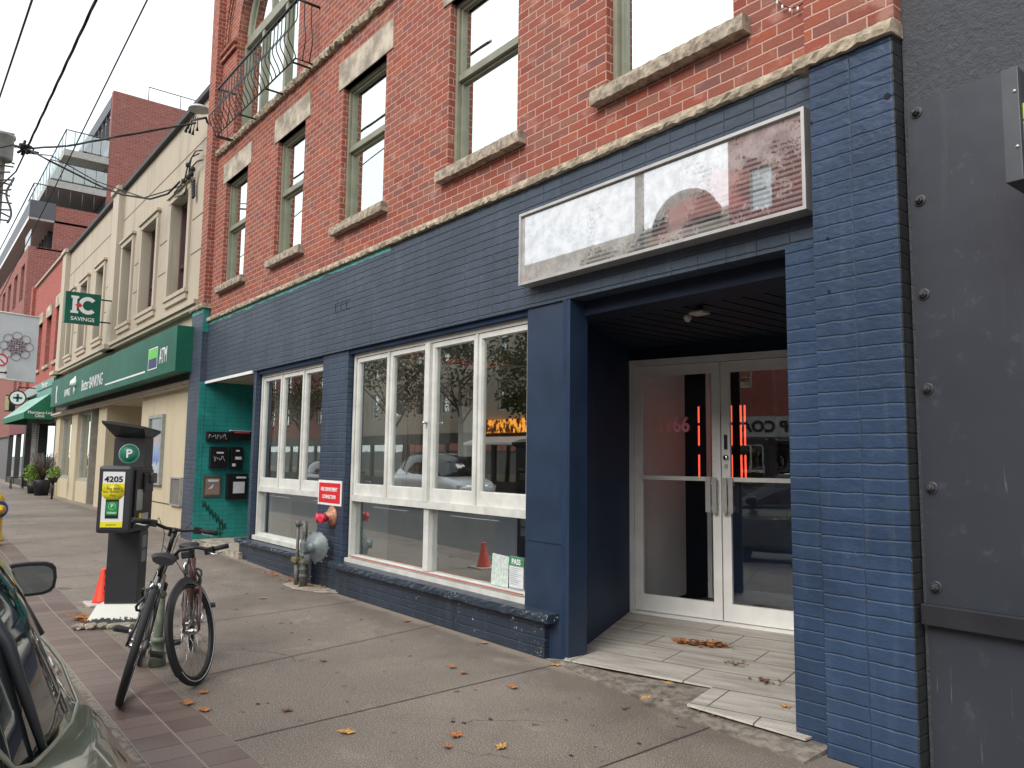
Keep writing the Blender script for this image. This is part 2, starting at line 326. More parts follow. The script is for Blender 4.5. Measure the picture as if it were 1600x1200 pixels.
GREYM = plain('meter_grey', (.15, .175, .18), .45, .2, var=.15, scale=30)
PIPE = plain('old_pipe', (.13, .135, .12), .6, .3, var=.35, scale=40)
CONC = stone('pale_concrete', (.42, .37, .30), scale=8, bs=.5, bd=.01, lichen=.3)

# ------------------------------------------------------------------ mesh builder
MW = {}          # world matrix of every object by name
class MB:
    def __init__(s, mat=None): s.bm = bmesh.new(); s.mx = mat
    def _v(s, p): p = Vector(p); return s.bm.verts.new(s.mx @ p if s.mx else p)
    def face(s, pts, smooth=False):
        f = s.bm.faces.new([s._v(p) for p in pts]); f.smooth = smooth; return f
    def box(s, x0, x1, y0, y1, z0, z1, bev=0, rot=None):
        x0, x1 = sorted((x0, x1)); y0, y1 = sorted((y0, y1)); z0, z1 = sorted((z0, z1))
        c = Vector(((x0 + x1) / 2, (y0 + y1) / 2, (z0 + z1) / 2))
        P = [Vector((x, y, z)) for x in (x0, x1) for y in (y0, y1) for z in (z0, z1)]
        if rot is not None: P = [c + rot @ (p - c) for p in P]
        v = [s._v(p) for p in P]
        fs = [s.bm.faces.new([v[i] for i in q]) for q in ((0, 1, 3, 2), (4, 6, 7, 5), (0, 4, 5, 1), (2, 3, 7, 6), (0, 2, 6, 4), (1, 5, 7, 3))]
        if bev:
            ed = list({e for f in fs for e in f.edges})
            bmesh.ops.bevel(s.bm, geom=ed, offset=bev, segments=2, profile=.6, affect='EDGES')
        return s
    def prism(s, pts, d):          # pts: planar loop, d: extrusion vector
        d = Vector(d); a = [s._v(p) for p in pts]; b = [s._v(Vector(p) + d) for p in pts]; n = len(pts)
        s.bm.faces.new(a); s.bm.faces.new(b[::-1])
        for i in range(n): s.bm.faces.new((a[i], b[i], b[(i + 1) % n], a[(i + 1) % n]))
        return s
    def tube(s, pts, r, n=8, cap=True, closed=False):
        pts = [Vector(p) for p in pts]; m = len(pts); rs = r if isinstance(r, (list, tuple)) else [r] * m
        rings = []; prev = None
        for i, p in enumerate(pts):
            a = pts[(i - 1) % m] if (i > 0 or closed) else p; b = pts[(i + 1) % m] if (i < m - 1 or closed) else p
            t = (b - a).normalized()
            if prev is None: u = t.orthogonal().normalized()
            else:
                u = prev - t * prev.dot(t)
                u = u.normalized() if u.length > 1e-6 else t.orthogonal().normalized()
            prev = u; w_ = t.cross(u)
            rings.append([s._v(p + (u * math.cos(k * 2 * math.pi / n) + w_ * math.sin(k * 2 * math.pi / n)) * rs[i]) for k in range(n)])
        for i in range(m if closed else m - 1):
            A, B = rings[i], rings[(i + 1) % m]
            off = 0
            if closed and i == m - 1:
                off = min(range(n), key=lambda o: sum((A[k].co - B[(k + o) % n].co).length for k in range(n)))
            for k in range(n):
                f = s.bm.faces.new((A[k], A[(k + 1) % n], B[(k + 1 + off) % n], B[(k + off) % n])); f.smooth = True
        if cap and not closed: s.bm.faces.new(rings[0][::-1]); s.bm.faces.new(rings[-1])
        return s
    def lathe(s, prof, c=(0, 0, 0), axis=(0, 0, 1), n=20, smooth=True, a0=0, a1=None):  # prof: (radius, height)
        ax = Vector(axis).normalized(); u = ax.orthogonal().normalized(); w_ = ax.cross(u); c = Vector(c); rings = []
        for r, h in prof:
            if r < 1e-6: rings.append([s._v(c + ax * h)])
            else: rings.append([s._v(c + ax * h + (u * math.cos(2 * math.pi * k / n) + w_ * math.sin(2 * math.pi * k / n)) * r) for k in range(n)])
        for A, B in zip(rings, rings[1:]):
            for k in range(n):
                a, b_, c_, d = A[k % len(A)], A[(k + 1) % len(A)], B[(k + 1) % len(B)], B[k % len(B)]
                q = []
                for x in (a, b_, c_, d):
                    if x not in q: q.append(x)
                if len(q) > 2: f = s.bm.faces.new(q); f.smooth = smooth
        for Rg, fl in ((rings[0], True), (rings[-1], False)):
            if len(Rg) > 2: s.bm.faces.new(Rg[::-1] if fl else Rg)
        return s
    def build(s, name, mat, parent=None, local=False, bevel=0):
        bmesh.ops.recalc_face_normals(s.bm, faces=s.bm.faces)
        me = bpy.data.meshes.new(name); s.bm.to_mesh(me); s.bm.free()
        o = bpy.data.objects.new(name, me); COL.objects.link(o); me.materials.append(mat)
        if parent is not None:
            o.parent = parent; MW[o.name] = MW[parent.name]
            if not local: me.transform(MW[parent.name].inverted())
        else: MW[o.name] = Matrix()
        if bevel:
            md = o.modifiers.new('bevel', 'BEVEL'); md.width = bevel; md.segments = 2; md.limit_method = 'ANGLE'
        return o
def tag(o, label=None, cat=None, group=None, kind=None):
    if label: o['label'] = label
    if cat: o['category'] = cat
    if group: o['group'] = group
    if kind: o['kind'] = kind
    return o
def thing(name, label, cat, loc=(0, 0, 0), rot=(0, 0, 0), group=None):
    o = bpy.data.objects.new(name, None); COL.objects.link(o); o.location = loc; o.rotation_euler = rot; o.empty_display_size = .2
    from mathutils import Euler
    MW[o.name] = Matrix.Translation(loc) @ Euler(rot).to_matrix().to_4x4()
    return tag(o, label, cat, group)
def rebase(o):      # put the origin of a one-mesh thing at its base
    me = o.data; xs = [v.co for v in me.vertices]
    b = Vector(((min(v.x for v in xs) + max(v.x for v in xs)) / 2, (min(v.y for v in xs) + max(v.y for v in xs)) / 2, min(v.z for v in xs)))
    me.transform(Matrix.Translation(-b)); o.location = b; MW[o.name] = Matrix.Translation(b); return o
def copy_tree(o, parent=None, loc=None, rot=None, label=None):
    c = o.copy(); COL.objects.link(c); c.parent = parent
    if loc is not None: c.location = loc
    if rot is not None: c.rotation_euler = rot
    if label: c['label'] = label
    for ch in list(o.children): copy_tree(ch, c)
    return c
FACE_STREET = Matrix.Rotation(math.pi / 2, 4, 'X')
FACE_PX = Matrix.Rotation(math.pi / 2, 4, 'Z') @ FACE_STREET
def text(s, size, mat, parent, pos, rotm=FACE_STREET, ext=.002, align='CENTER', name='lettering', sx=1, bold=0, world=True):
    cu = bpy.data.curves.new('t', 'FONT'); cu.body = s; cu.size = size; cu.extrude = ext; cu.align_x = align; cu.align_y = 'CENTER'; cu.offset = bold
    cu.resolution_u = 3; cu.space_line = .85
    to = bpy.data.objects.new('t', cu); COL.objects.link(to); bpy.context.view_layer.update()
    me = bpy.data.meshes.new_from_object(to.evaluated_get(bpy.context.evaluated_depsgraph_get()))
    bpy.data.objects.remove(to); bpy.data.curves.remove(cu)
    me.transform(Matrix.Translation(pos) @ rotm @ Matrix.Scale(sx, 4, (1, 0, 0)))
    if world: me.transform(MW[parent.name].inverted())
    me.materials.clear(); me.materials.append(mat); me.name = name
    o = bpy.data.objects.new(name, me); COL.objects.link(o); o.parent = parent; MW[o.name] = MW[parent.name]; return o

def wall_holes(mb, x0, x1, z0, z1, y0, y1, holes, open_top=False):
    """slab between y0 (street side) and y1 with rectangular holes; holes=(xa,xb,za,zb)"""
    xs = sorted({x0, x1, *[h[0] for h in holes], *[h[1] for h in holes]}); zs = sorted({z0, z1, *[h[2] for h in holes], *[h[3] for h in holes]})
    inh = lambda x, z: any(h[0] < x < h[1] and h[2] < z < h[3] for h in holes)
    for xa, xb in zip(xs, xs[1:]):
        for za, zb in zip(zs, zs[1:]):
            if inh((xa + xb) / 2, (za + zb) / 2): continue
            mb.face([(xa, y0, za), (xb, y0, za), (xb, y0, zb), (xa, y0, zb)]); mb.face([(xa, y1, za), (xa, y1, zb), (xb, y1, zb), (xb, y1, za)])
    for xa, xb, za, zb in holes + [(x0, x1, z0, z1)]:
        mb.face([(xa, y0, za), (xa, y0, zb), (xa, y1, zb), (xa, y1, za)]); mb.face([(xb, y0, za), (xb, y1, za), (xb, y1, zb), (xb, y0, zb)])
        if not (open_top and zb == z1): mb.face([(xa, y0, zb), (xb, y0, zb), (xb, y1, zb), (xa, y1, zb)])
        mb.face([(xa, y0, za), (xa, y1, za), (xb, y1, za), (xb, y0, za)])
    return mb
def rough_bar(x0, x1, y0, y1, z0, z1, amp=.015, seg=.035, seed=0):
    """rock-faced stone bar: box with its street face chipped along its length"""
    rnd = random.Random(seed); mb = MB(); n = max(4, int((x1 - x0) / seg)); rows = []
    ph = [rnd.random() * 6 for _ in range(4)]
    for i in range(n + 1):
        x = x0 + (x1 - x0) * i / n
        wv = .5 + .25 * math.sin(x * 7 + ph[0]) + .25 * math.sin(x * 17 + ph[1])
        a = lambda k=1: (rnd.random() - .5) * amp * k
        hh = z1 - z0
        rows.append([(x, y1, z0 + a(.3)), (x, y0 + amp * wv + a(), z0 + a()), (x, y0 + a(1.4), z0 + hh * .35 + a()), (x, y0 + amp * .5 * wv + a(1.4), z0 + hh * .7 + a()), (x, y0 + amp + a(), z1 + a(.5)), (x, y1, z1)])
    V = [[mb._v(p) for p in r] for r in rows]
    for A, B in zip(V, V[1:]):
        for k in range(5): mb.bm.faces.new((A[k], B[k], B[k + 1], A[k + 1]))
        mb.bm.faces.new((A[5], B[5], B[0], A[0]))
    mb.bm.faces.new(V[0]); mb.bm.faces.new(V[-1][::-1]); return mb

# ------------------------------------------------------------------ ground
g = MB(); g.face([(-900, -900, -.16), (900, -900, -.16), (900, 900, -.16), (-900, 900, -.16)])
tag(g.build('ground', ASPH), kind='structure')
def strip(name, x0, x1, y0, y1, mat, dz=0., y0b=None):
    mb = MB(); xs = [x1, -4, -9] + [-9 - i for i in range(1, 9)] + [-30, -50, x0]
    xs = [x for x in xs if x0 <= x <= x1]
    for a, b in zip(xs, xs[1:]):
        mb.face([(b, y0, gz(b) + dz), (a, y0, gz(a) + dz), (a, y1, gz(a) + dz), (b, y1, gz(b) + dz)])
        mb.face([(b, y0, -.3), (a, y0, -.3), (a, y0, gz(a) + dz), (b, y0, gz(b) + dz)])
    return tag(mb.build(name, mat), kind='structure')
strip('sidewalk', -140, 8, -2.58, 6, WALK)
strip('paver_strip', -140, 8, -3.04, -2.58, PAVE)
curb = strip('curb', -140, 8, -3.20, -3.04, stone('curb_concrete', (.24, .21, .175), scale=20, bs=.4, bd=.006, lichen=.3), -.004)
# saw-cut joints across the sidewalk, thin dark grooves
jm = plain('joint_dark', (.055, .045, .038), .9)
jb = MB()
def groove(x, y0=-2.58, y1=-.03, dy=0, wd=.0045):
    zz = gz(x) + .004; jb.face([(x - wd, y0, zz), (x + wd, y0, zz), (x + wd + dy, y1, zz), (x - wd + dy, y1, zz)])
for x, q in ((-1.3, -.1), (-2.85, -.1), (-4.37, -.16), (-5.72, -.55), (-7.5, -.3), (-9.2, -.3), (-11, -.3), (-13, -.3), (-15.2, -.3), (-17.8, -.3), (-21, -.3), (-25, -.3)): groove(x, dy=q)
jb.face([(-2.9, -1.32, .004), (3, -1.32, .004), (3, -1.308, .004), (-2.9, -1.308, .004)])
tag(jb.build('sidewalk_joint', jm), kind='structure')
yb = MB()
for i in range(14): yb.box(-60 + i * 5, -57.6 + i * 5, -9.2, -9.08, -.158, -.154)
tag(yb.build('road_marking', WTXT), kind='structure')
# opposite pavement
ob = MB(); ob.box(-140, 60, -20, -15.2, -.3, .0); tag(ob.build('opposite_sidewalk', WALK), kind='structure')

# ------------------------------------------------------------------ the main brick building
B = thing('brick_building', 'red brick building with navy painted ground floor and white shop windows', 'building', (-8, 0, 0))
UPW = [(-13.28, -12.22, 4.47, 6.32), (-10.95, -9.95, 4.47, 6.30), (-8.77, -7.66, 4.47, 6.30), (-6.32, -5.20, 4.47, 6.28), (-4.08, -2.90, 4.47, 6.28)]
YB = .02
holes = [h for h in UPW] + [(-13.05, -10.35, 7.05, 8.8)]
mb = MB(); wall_holes(mb, -13.8, -1.79, 4.0, 8.8, YB, YB + .3, holes, True)
# wall above the arch spring: polygon with arch cut
ac, ar, asp = -11.70, 1.35, 8.8
arc = [(ac + ar * math.cos(math.pi - math.pi * i / 24), asp + ar * math.sin(math.pi * i / 24)) for i in range(25)]
for (xa, za), (xb, zb) in zip(arc, arc[1:]):
    mb.face([(xa, YB, za), (xb, YB, zb), (xb, YB, 11.5), (xa, YB, 11.5)]); mb.face([(xa, YB, za), (xa, YB + .3, za), (xb, YB + .3, zb), (xb, YB, zb)])
mb.face([(-13.8, YB, 8.8), (-13.05, YB, 8.8), (-13.05, YB, 11.5), (-13.8, YB, 11.5)]); mb.face([(-10.35, YB, 8.8), (-1.79, YB, 8.8), (-1.79, YB, 11.5), (-10.35, YB, 11.5)])
mb.box(-14.2, -1.79, 10, 10.2, 0, 11.5); mb.box(-1.95, -1.79, .3, 10, 3.9, 11.5); mb.box(-14.2, -14.0, .3, 10, 0, 11.5);  # no roof on top: left off so daylight reaches the rooms inside
mb.build('brick_wall', RB, B)
mb = MB(); mb.box(-14.15, -13.80, -.10, .3, 4.2, 11.8); mb.build('pilaster', RB, B)
mb = MB(); mb.box(-2.31, -1.79, -.13, .019, 3.94, 11.8); mb.build('pilaster', RB, B)
# red soldier mouldings round the arch
mb = MB()
for rr, yy in ((ar + .45, -.02), (ar + .55, -.035)):
    pts = [(ac + rr * math.cos(math.pi - math.pi * i / 32), yy, asp + .05 + rr * math.sin(math.pi * i / 32)) for i in range(33)]
    mb.tube(pts, .02, 6)
mb.box(-14.0 + .2, -13.06, -.05, YB, 8.82, 8.88); mb.box(-13.8, -13.06, -.03, YB, 8.70, 8.76); mb.box(-10.34, -9.4, -.05, YB, 8.82, 8.88)
mb.build('arch_moulding', RB, B)
# ledges
rough_bar(-13.8, -2.32, -.045, .1, 3.93, 3.995, .012, seed=1).build('stone_ledge', LEDGE, B)
rough_bar(-2.36, -1.78, -.19, -.05, 3.855, 3.93, .014, seed=2).build('stone_ledge', LEDGE, B)
rough_bar(-14.5, -13.76, -.15, .1, 4.17, 4.25, .02, seed=3).build('stone_ledge', LEDGE, B)
rough_bar(-13.78, -2.32, -.05, .1, 6.92, 7.04, .03, seed=4).build('stone_ledge', LEDGE, B)
# fascia of navy bricks
mb = MB(); mb.box(-13.8, -2.28, 0, .16, 2.86, 3.925); mb.build('fascia', NBF, B)
mb = MB()
for x in (-8.69, -8.54, -8.39): mb.box(x - .052, x + .052, -.004, .0, 3.36, 3.368); mb.box(x - .056, x - .05, -.004, .0, 3.36, 3.47); mb.box(x - .052, x + .052, -.004, 0, 3.468, 3.474)
mb.build('vent_brick', BLK, B)
# left pier (painted)
mb = MB(); mb.box(-14.45, -13.801, -.10, .12, 0, 4.17); mb.build('left_pier', NBL, B)
mb = MB(); mb.box(-13.80, -13.794, -.098, .0, 3.74, 4.16); mb.box(-14.44, -13.80, -.104, -.1, 4.09, 4.165); mb.build('teal_paint_patch', TEAL, B)
# teal entrance recess
mb = MB(); mb.box(-13.98, -13.80, .0, 1.9, .0, 2.9); mb.box(-13.801, -13.794, -.099, 0, .1, 2.86); mb.build('recess_wall', TEAL, B)
mb = MB(); mb.box(-13.8, -11.5, -.09, 1.9, -.1, .155); mb.build('entrance_step', CONC, B)
mb = MB(); mb.box(-13.8, -11.5, .02, 1.9, 2.87, 2.9); mb.build('recess_ceiling', BANK, B)
mb = MB(); mb.box(-13.79, -11.52, -.012, .02, 2.83, 2.875); mb.build('soffit_trim', WHITE, B)
mb = MB(); mb.box(-13.8, -11.4, 1.9, 2.0, 0, 2.9); mb.build('recess_door', DARK, B)
mb = MB(); mb.box(-11.5, -11.4, .02, 2.0, 0, 2.859); mb.build('pier', NB, B)
mb = MB(); mb.box(-9.10, -8.40, .03, .3, .0, 2.859); mb.build('pier', NB, B)
mb = MB(); mb.box(-5.02, -4.49, .02, .22, 0, 2.859); mb.box(-5.0, -4.53, .012, .02, .9, 2.72); mb.build('pier', NSM, B)
mb = MB(); mb.box(-4.505, -4.47, .006, .2, .04, 2.859); mb.build('corner_bead', NSM, B)
# knee wall + sills
mb = MB(); mb.box(-11.66, -9.10, -.03, .25, -.02, .30); mb.box(-9.10, -8.40, .028, .03, 0, .36); mb.box(-8.40, -4.71, -.03, .25, -.02, .30); mb.build('knee_wall', NBC, B)
rough_bar(-11.74, -9.14, -.085, .12, .295, .355, .008, .05, seed=5).build('window_ledge', painted('navy_sill', (.026, .038, .056), bw=9, bh=9, chips=.45, rough=.35), B)
rough_bar(-8.50, -4.60, -.10, .12, .295, .362, .008, .05, seed=6).build('window_ledge', MATS['navy_sill'], B)
# upper windows
def frame_box(mb, xa, xb, za, zb, y0, y1, t, tb=None):
    tb = tb or t
    mb.box(xa, xa + t, y0, y1, za, zb); mb.box(xb - t, xb, y0, y1, za, zb); mb.box(xa + t, xb - t, y0, y1, zb - t, zb); mb.box(xa + t, xb - t, y0, y1, za, za + tb)
for i, (xa, xb, za, zb) in enumerate(UPW):
    mb = MB(); frame_box(mb, xa, xb, za, zb, YB + .075, YB + .21, .045); zm = za + (zb - za) * .55
    mb.box(xa + .045, xb - .045, YB + .085, YB + .19, zm - .032, zm + .032)
    frame_box(mb, xa + .045, xb - .045, zm + .032, zb - .045, YB + .105, YB + .17, .028); frame_box(mb, xa + .045, xb - .045, za + .045, zm - .032, YB + .125, YB + .19, .028)
    f = mb.build('window', GREENF, B)
    MB().box(xa + .07, xb - .07, YB + .13, YB + .135, zm + .055, zb - .07).build('pane', GU, f)
    MB().box(xa + .07, xb - .07, YB + .15, YB + .155, za + .07, zm - .055).build('pane', GU, f)
    rough_bar(xa - .10, xb + .13, -.075, .2, za - .115, za - .005, .009, .03, seed=20 + i).build('sill', SILLST, f)
    MB().box(xa - .13, xb + .16, .006, .16, zb, zb + .36).build('lintel', LINT, f)
# arched window
mb = MB(); frame_box(mb, -13.05, -10.35, 7.05, 8.78, YB + .13, YB + .28, .08)
mb.box(-12.97, -10.43, YB + .14, YB + .26, 8.79, 8.88)
for x in (-12.2, -11.2): mb.box(x - .05, x + .05, YB + .14, YB + .26, 7.13, 8.78)
pts = [(ac + (ar - .04) * math.cos(math.pi - math.pi * i / 24), YB + .2, asp + (ar - .04) * math.sin(math.pi * i / 24)) for i in range(25)]
mb.tube(pts, .06, 6)
mb.box(-11.9, -11.84, YB + .15, YB + .24, 8.88, 10.1)
f = mb.build('arched_window', GREENF, B)
mb = MB(); mb.box(-12.97, -10.43, YB + .20, YB + .205, 7.1, 8.8)
mb.prism([(x, YB + .2, z) for x, z in arc], (0, .005, 0)); mb.build('pane', GU, f)
# juliet balcony with pot-belly bars
rail = thing('balcony_railing', 'black wrought iron pot-belly railing across the arched upper window', 'railing', (-11.2, 0, 6.9))
x0, x1, zt, zb2 = -12.95, -9.62, 7.80, 6.95
def belly(p0, out, n=16):      # p0 bottom point, out = outward unit vector
    P = []
    for i in range(n + 1):
        t = i / n; z = zb2 + (zt - zb2) * t
        b = .12 * math.sin(math.pi * min(1, t / .70)) ** 2 
        P.append(Vector((p0[0], p0[1], z)) + Vector(out) * b)
    return P
nb = 24
for i in range(nb + 1):
    x = x0 + (x1 - x0) * i / nb
    MB().tube(belly((x, -.30, 0), (0, -1, 0)), .0085, 5).build('baluster', BLK, rail)
for x, sg in ((x0, -1), (x1, 1)):
    for y in (-.2, -.1): MB().tube(belly((x, y, 0), (sg * .6, 0, 0)), .0085, 5).build('baluster', BLK, rail)
MB().tube([(x0, .02, zt), (x0, -.30, zt), (x1, -.30, zt), (x1, .02, zt)], .02, 6).build('top_rail', BLK, rail)
mb = MB(); mb.tube([(x0, .02, zb2), (x0, -.30, zb2), (x1, -.30, zb2), (x1, .02, zb2)], .012, 5); mb.build('bottom_rail', BLK, rail)
for x in (x0 + .1, -11.8, -10.7, x1 - .1):
    mb = MB(); mb.box(x - .012, x + .012, -.31, .02, 6.925, 6.945); mb.build('bracket', BLK, rail)
# ---- shop windows
def shop_window(name, xa, xb, za, zb, zr, ncas, nlow, casement_label=None):
    y0 = .10
    mb = MB(); frame_box(mb, xa, xb, za, zb, y0, y0 + .14, .05, .07)
    mb.box(xa + .055, xb - .055, y0 - .02, y0 + .12, zr - .045, zr + .02)
    cw = (xb - xa) / ncas
    for k in range(1, ncas):
        x = xa + cw * k; t = .045 if (ncas == 4 and k == 2) else .016
        mb.box(x - t, x + t, y0 - (.025 if t > .03 else .004), y0 + .1, zr + .02, zb - .055)
    lw = (xb - xa) / nlow
    for k in range(1, nlow): mb.box(xa + lw * k - .045, xa + lw * k + .045, y0 + .005, y0 + .12, za + .075, zr - .045)
    mb.box(xa, xb, y0 - .05, y0, za - .02, za + .04)
    f = mb.build(name, FRAMED, B)
    for k in range(ncas):
        a = xa + cw * k + (.057 if k == 0 else (.046 if ncas == 4 and k == 2 else .018)); b = xa + cw * (k + 1) - (.057 if k == ncas - 1 else (.046 if ncas == 4 and k == 1 else .018))
        mb = MB(); yy = y0 + .012
        mb.box(a, a + .046, yy, yy + .05, zr + .022, zb - .057); mb.box(b - .046, b, yy, yy + .05, zr + .022, zb - .057)
        mb.box(a + .046, b - .046, yy, yy + .05, zr + .022, zr + .15); mb.box(a + .046, b - .046, yy, yy + .05, zb - .105, zb - .057)
        # thin glazing bead
        frame_box(mb, a + .044, b - .044, zr + .147, zb - .102, yy + .012, yy + .03, .010)
        mb.build('casement', FRAME, f); MB().box(a + .04, b - .04, yy + .03, yy + .035, zr + .14, zb - .10).build('pane', GL, f)
    for k in range(nlow):
        a = xa + lw * k + .05; b = xa + lw * (k + 1) - .05
        MB().box(a, b, y0 + .06, y0 + .065, za + .07, zr - .04).build('pane', GL, f)
    return f
w1 = shop_window('shop_window', -11.38, -9.08, .385, 2.80, 1.11, 3, 1)
w2 = shop_window('shop_window', -8.38, -5.03, .365, 2.81, 1.11, 4, 2)
mb = MB(); mb.lathe([(.012, 0), (.012, .03), (.02, .035), (.02, .05), (0, .055)], (-6.68, .075, 1.93), (0, -1, 0), 10); mb.build('window_knob', CHROME, w2)
mb = MB(); mb.box(-8.30, -5.1, .05, .075, .43, .437); mb.build('red_sealant', plain('red_sealant', (.45, .12, .09), .6), w2)
mb = MB()
mb.box(-11.38, -9.08, .04, .14, 2.80, 2.859); mb.box(-8.38, -5.02, .04, .14, 2.812, 2.859); mb.build('window_header', NDK, B)
# ---- entrance recess
P0 = Vector((-4.47, .03, 0)); P1 = Vector((-5.50, 1.83, 0)); dd = Vector((.961, .276, 0)); dn = Vector((.276, -.961, 0)); D0 = Vector((-5.48, 1.80, .05))
def wallpoly(mb, a, b, z0, z1, t):
    a, b = Vector(a), Vector(b); n = Vector((-(b - a).y, (b - a).x, 0)).normalized() * t
    mb.prism([(a.x, a.y, z0), (b.x, b.y, z0), (b.x, b.y, z1), (a.x, a.y, z1)], n)
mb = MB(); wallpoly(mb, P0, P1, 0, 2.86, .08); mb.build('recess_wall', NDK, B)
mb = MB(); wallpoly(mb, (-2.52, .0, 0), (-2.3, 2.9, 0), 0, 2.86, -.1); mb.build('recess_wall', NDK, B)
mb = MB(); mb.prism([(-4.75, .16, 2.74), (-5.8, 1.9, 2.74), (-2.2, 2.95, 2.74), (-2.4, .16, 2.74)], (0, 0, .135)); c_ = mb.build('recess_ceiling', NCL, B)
mb = MB()
for k in range(16):
    a = Vector((-4.9 + k * .17, .4 + k * .01, 2.735)); mb.box(a.x, a.x + .012, a.y, a.y + 2.2, 2.733, 2.74)
mb.build('ceiling_board', BLK, c_)
tile = MB(); tile.prism([(-4.47, -.04, .05), (-3.34, .29, .05), (-3.20, -.16, .05), (-2.42, -.12, .05), (-2.2, 3.0, .05), (-5.7, 2.0, .05)], (0, 0, -.012)); tag(tile.build('entry_tiles', TILE), kind='structure')
slab = MB(); slab.prism([(-4.70, -.03, .008), (-3.9, -.16, .012), (-3.1, -.26, .012), (-2.3, -.34, .010), (-2.3, .0, .036), (-2.1, 3.2, .036), (-5.9, 2.2, .036), (-4.5, .0, .036)], (0, 0, -.04)); tag(slab.build('entry_slab', stone('entry_slab_stone', (.22, .19, .16), scale=12, bs=.5, bd=.01)), kind='structure')
# door wall in the door's own frame: x along the door, y into the building
DM = Matrix.Translation(D0) @ Matrix(((dd.x, -dn.x, 0, 0), (dd.y, -dn.y, 0, 0), (0, 0, 1, 0), (0, 0, 0, 1)))
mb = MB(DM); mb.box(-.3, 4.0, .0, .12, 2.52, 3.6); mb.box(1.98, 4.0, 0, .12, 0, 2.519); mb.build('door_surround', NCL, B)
mb = MB(DM); mb.box(-.005, .05, -.02, .10, 0, 2.5); mb.box(-.005, 1.975, -.03, .10, 2.5, 2.56); mb.box(1.925, 1.98, -.02, .1, 0, 2.5); mb.box(.05, 1.925, -.06, .1, -.03, .02)
dfr = mb.build('door_frame', ALUD, B)
def leaf(xa, xb, hand):
    z0, z1 = .028, 2.49
    mb = MB(DM); s = .085
    mb.box(xa, xa + s, 0, .045, z0, z1, .004); mb.box(xb - s, xb, 0, .045, z0, z1, .004); mb.box(xa + s, xb - s, 0, .045, z1 - .10, z1); mb.box(xa + s, xb - s, 0, .045, z0, z0 + .16)
    d = mb.build('door', ALUD, B)
    MB(DM).box(xa + s - .01, xb - s + .01, .02, .025, z0 + .15, z1 - .09).build('pane', GD, d)
    MB(DM).box(xa + s, xb - s, -.045, -.02, 1.335, 1.375).build('push_bar', FRAME, d)
    hx = xb - .075 if hand > 0 else xa + .075
    mb = MB(DM); mb.box(hx - .055, hx - .005, -.07, -.045, 1.04, 1.37); mb.box(hx + .010, hx + .052, -.07, -.045, 1.04, 1.37); mb.box(hx - .05, hx + .05, -.046, 0, 1.06, 1.10); mb.box(hx - .05, hx + .05, -.046, 0, 1.30, 1.34)
    mb.build('handle', ALU, d)
    return d
dL = leaf(.055, .965, 1); dR = leaf(.975, 1.92, -1)
mb = MB(DM); mb.box(1.005, 1.035, -.012, 0, 1.64, 1.78); mb.build('keypad', BLK, dR)
mb = MB(DM); mb.lathe([(.028, 0), (.028, .012), (.018, .02), (0, .022)], (1.02, 0, 1.56), (0, -1, 0), 16); mb.build('lock', CHROME, dR)
mb = MB(DM); mb.box(1.005, 1.035, -.01, 0, 1.46, 1.50); mb.build('lock_plate', ALU, dR)
DROT = DM.to_3x3().to_4x4() @ FACE_STREET
PINK = plain('pink_number', (1.0, .36, .40), .5, var=.02)
text('1166', .21, PINK, dL, DM @ Vector((.475, .004, 1.88)), DROT, .004, name='house_number', sx=.85, bold=.004)
# interior behind the doors
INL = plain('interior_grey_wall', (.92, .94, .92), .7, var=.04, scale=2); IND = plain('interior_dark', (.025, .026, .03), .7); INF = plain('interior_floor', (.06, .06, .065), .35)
mb = MB(DM); mb.box(-.15, .04, .12, 1.35, 0, 2.9); mb.build('interior_wall', INL, B)
mb = MB(DM); mb.box(-.1, 4, .1, 3.2, -.06, -.02); mb.build('interior_floor', INF, B)
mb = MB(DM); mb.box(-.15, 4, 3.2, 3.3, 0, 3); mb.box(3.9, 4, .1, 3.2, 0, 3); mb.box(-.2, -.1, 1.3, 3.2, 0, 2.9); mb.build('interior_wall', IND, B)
IDB = plain('inner_door_blue', (.03, .06, .14), .4)
mb = MB(DM); mb.box(.3, 1.3, 1.36, 1.40, -.02, 1.25); mb.box(1.34, 2.4, 1.36, 1.40, -.02, 1.25)
for a in (.4, 1.45):
    frame_box(mb, a, a + .8, .15, .6, 1.345, 1.36, .03); frame_box(mb, a, a + .8, .68, 1.12, 1.345, 1.36, .03)
idr = mb.build('inner_door', IDB, B)
mb = MB(DM); mb.box(1.42, 1.85, 1.34, 1.355, 1.16, 1.24); pp = mb.build('pull_plate', plain('pull_plate', (.55, .55, .5), .5), idr)
text('Pull', .075, BLK, idr, DM @ Vector((1.6, 1.333, 1.2)), DROT, .001, sx=1.0)
mb = MB(DM); mb.box(.32, .37, 1.3, 1.36, 0, 2.9); mb.build('interior_mullion', INL, B)
NEON = plain('neon_red', (1, .10, .05), .4, emit=.75, var=0)
def atDoor(u, v, y=.9):
    d = ray(u, v); q = D0 - dn * y; t_ = dn.dot(q - CAMP) / dn.dot(d); return (DM.inverted() @ (CAMP + d * t_))
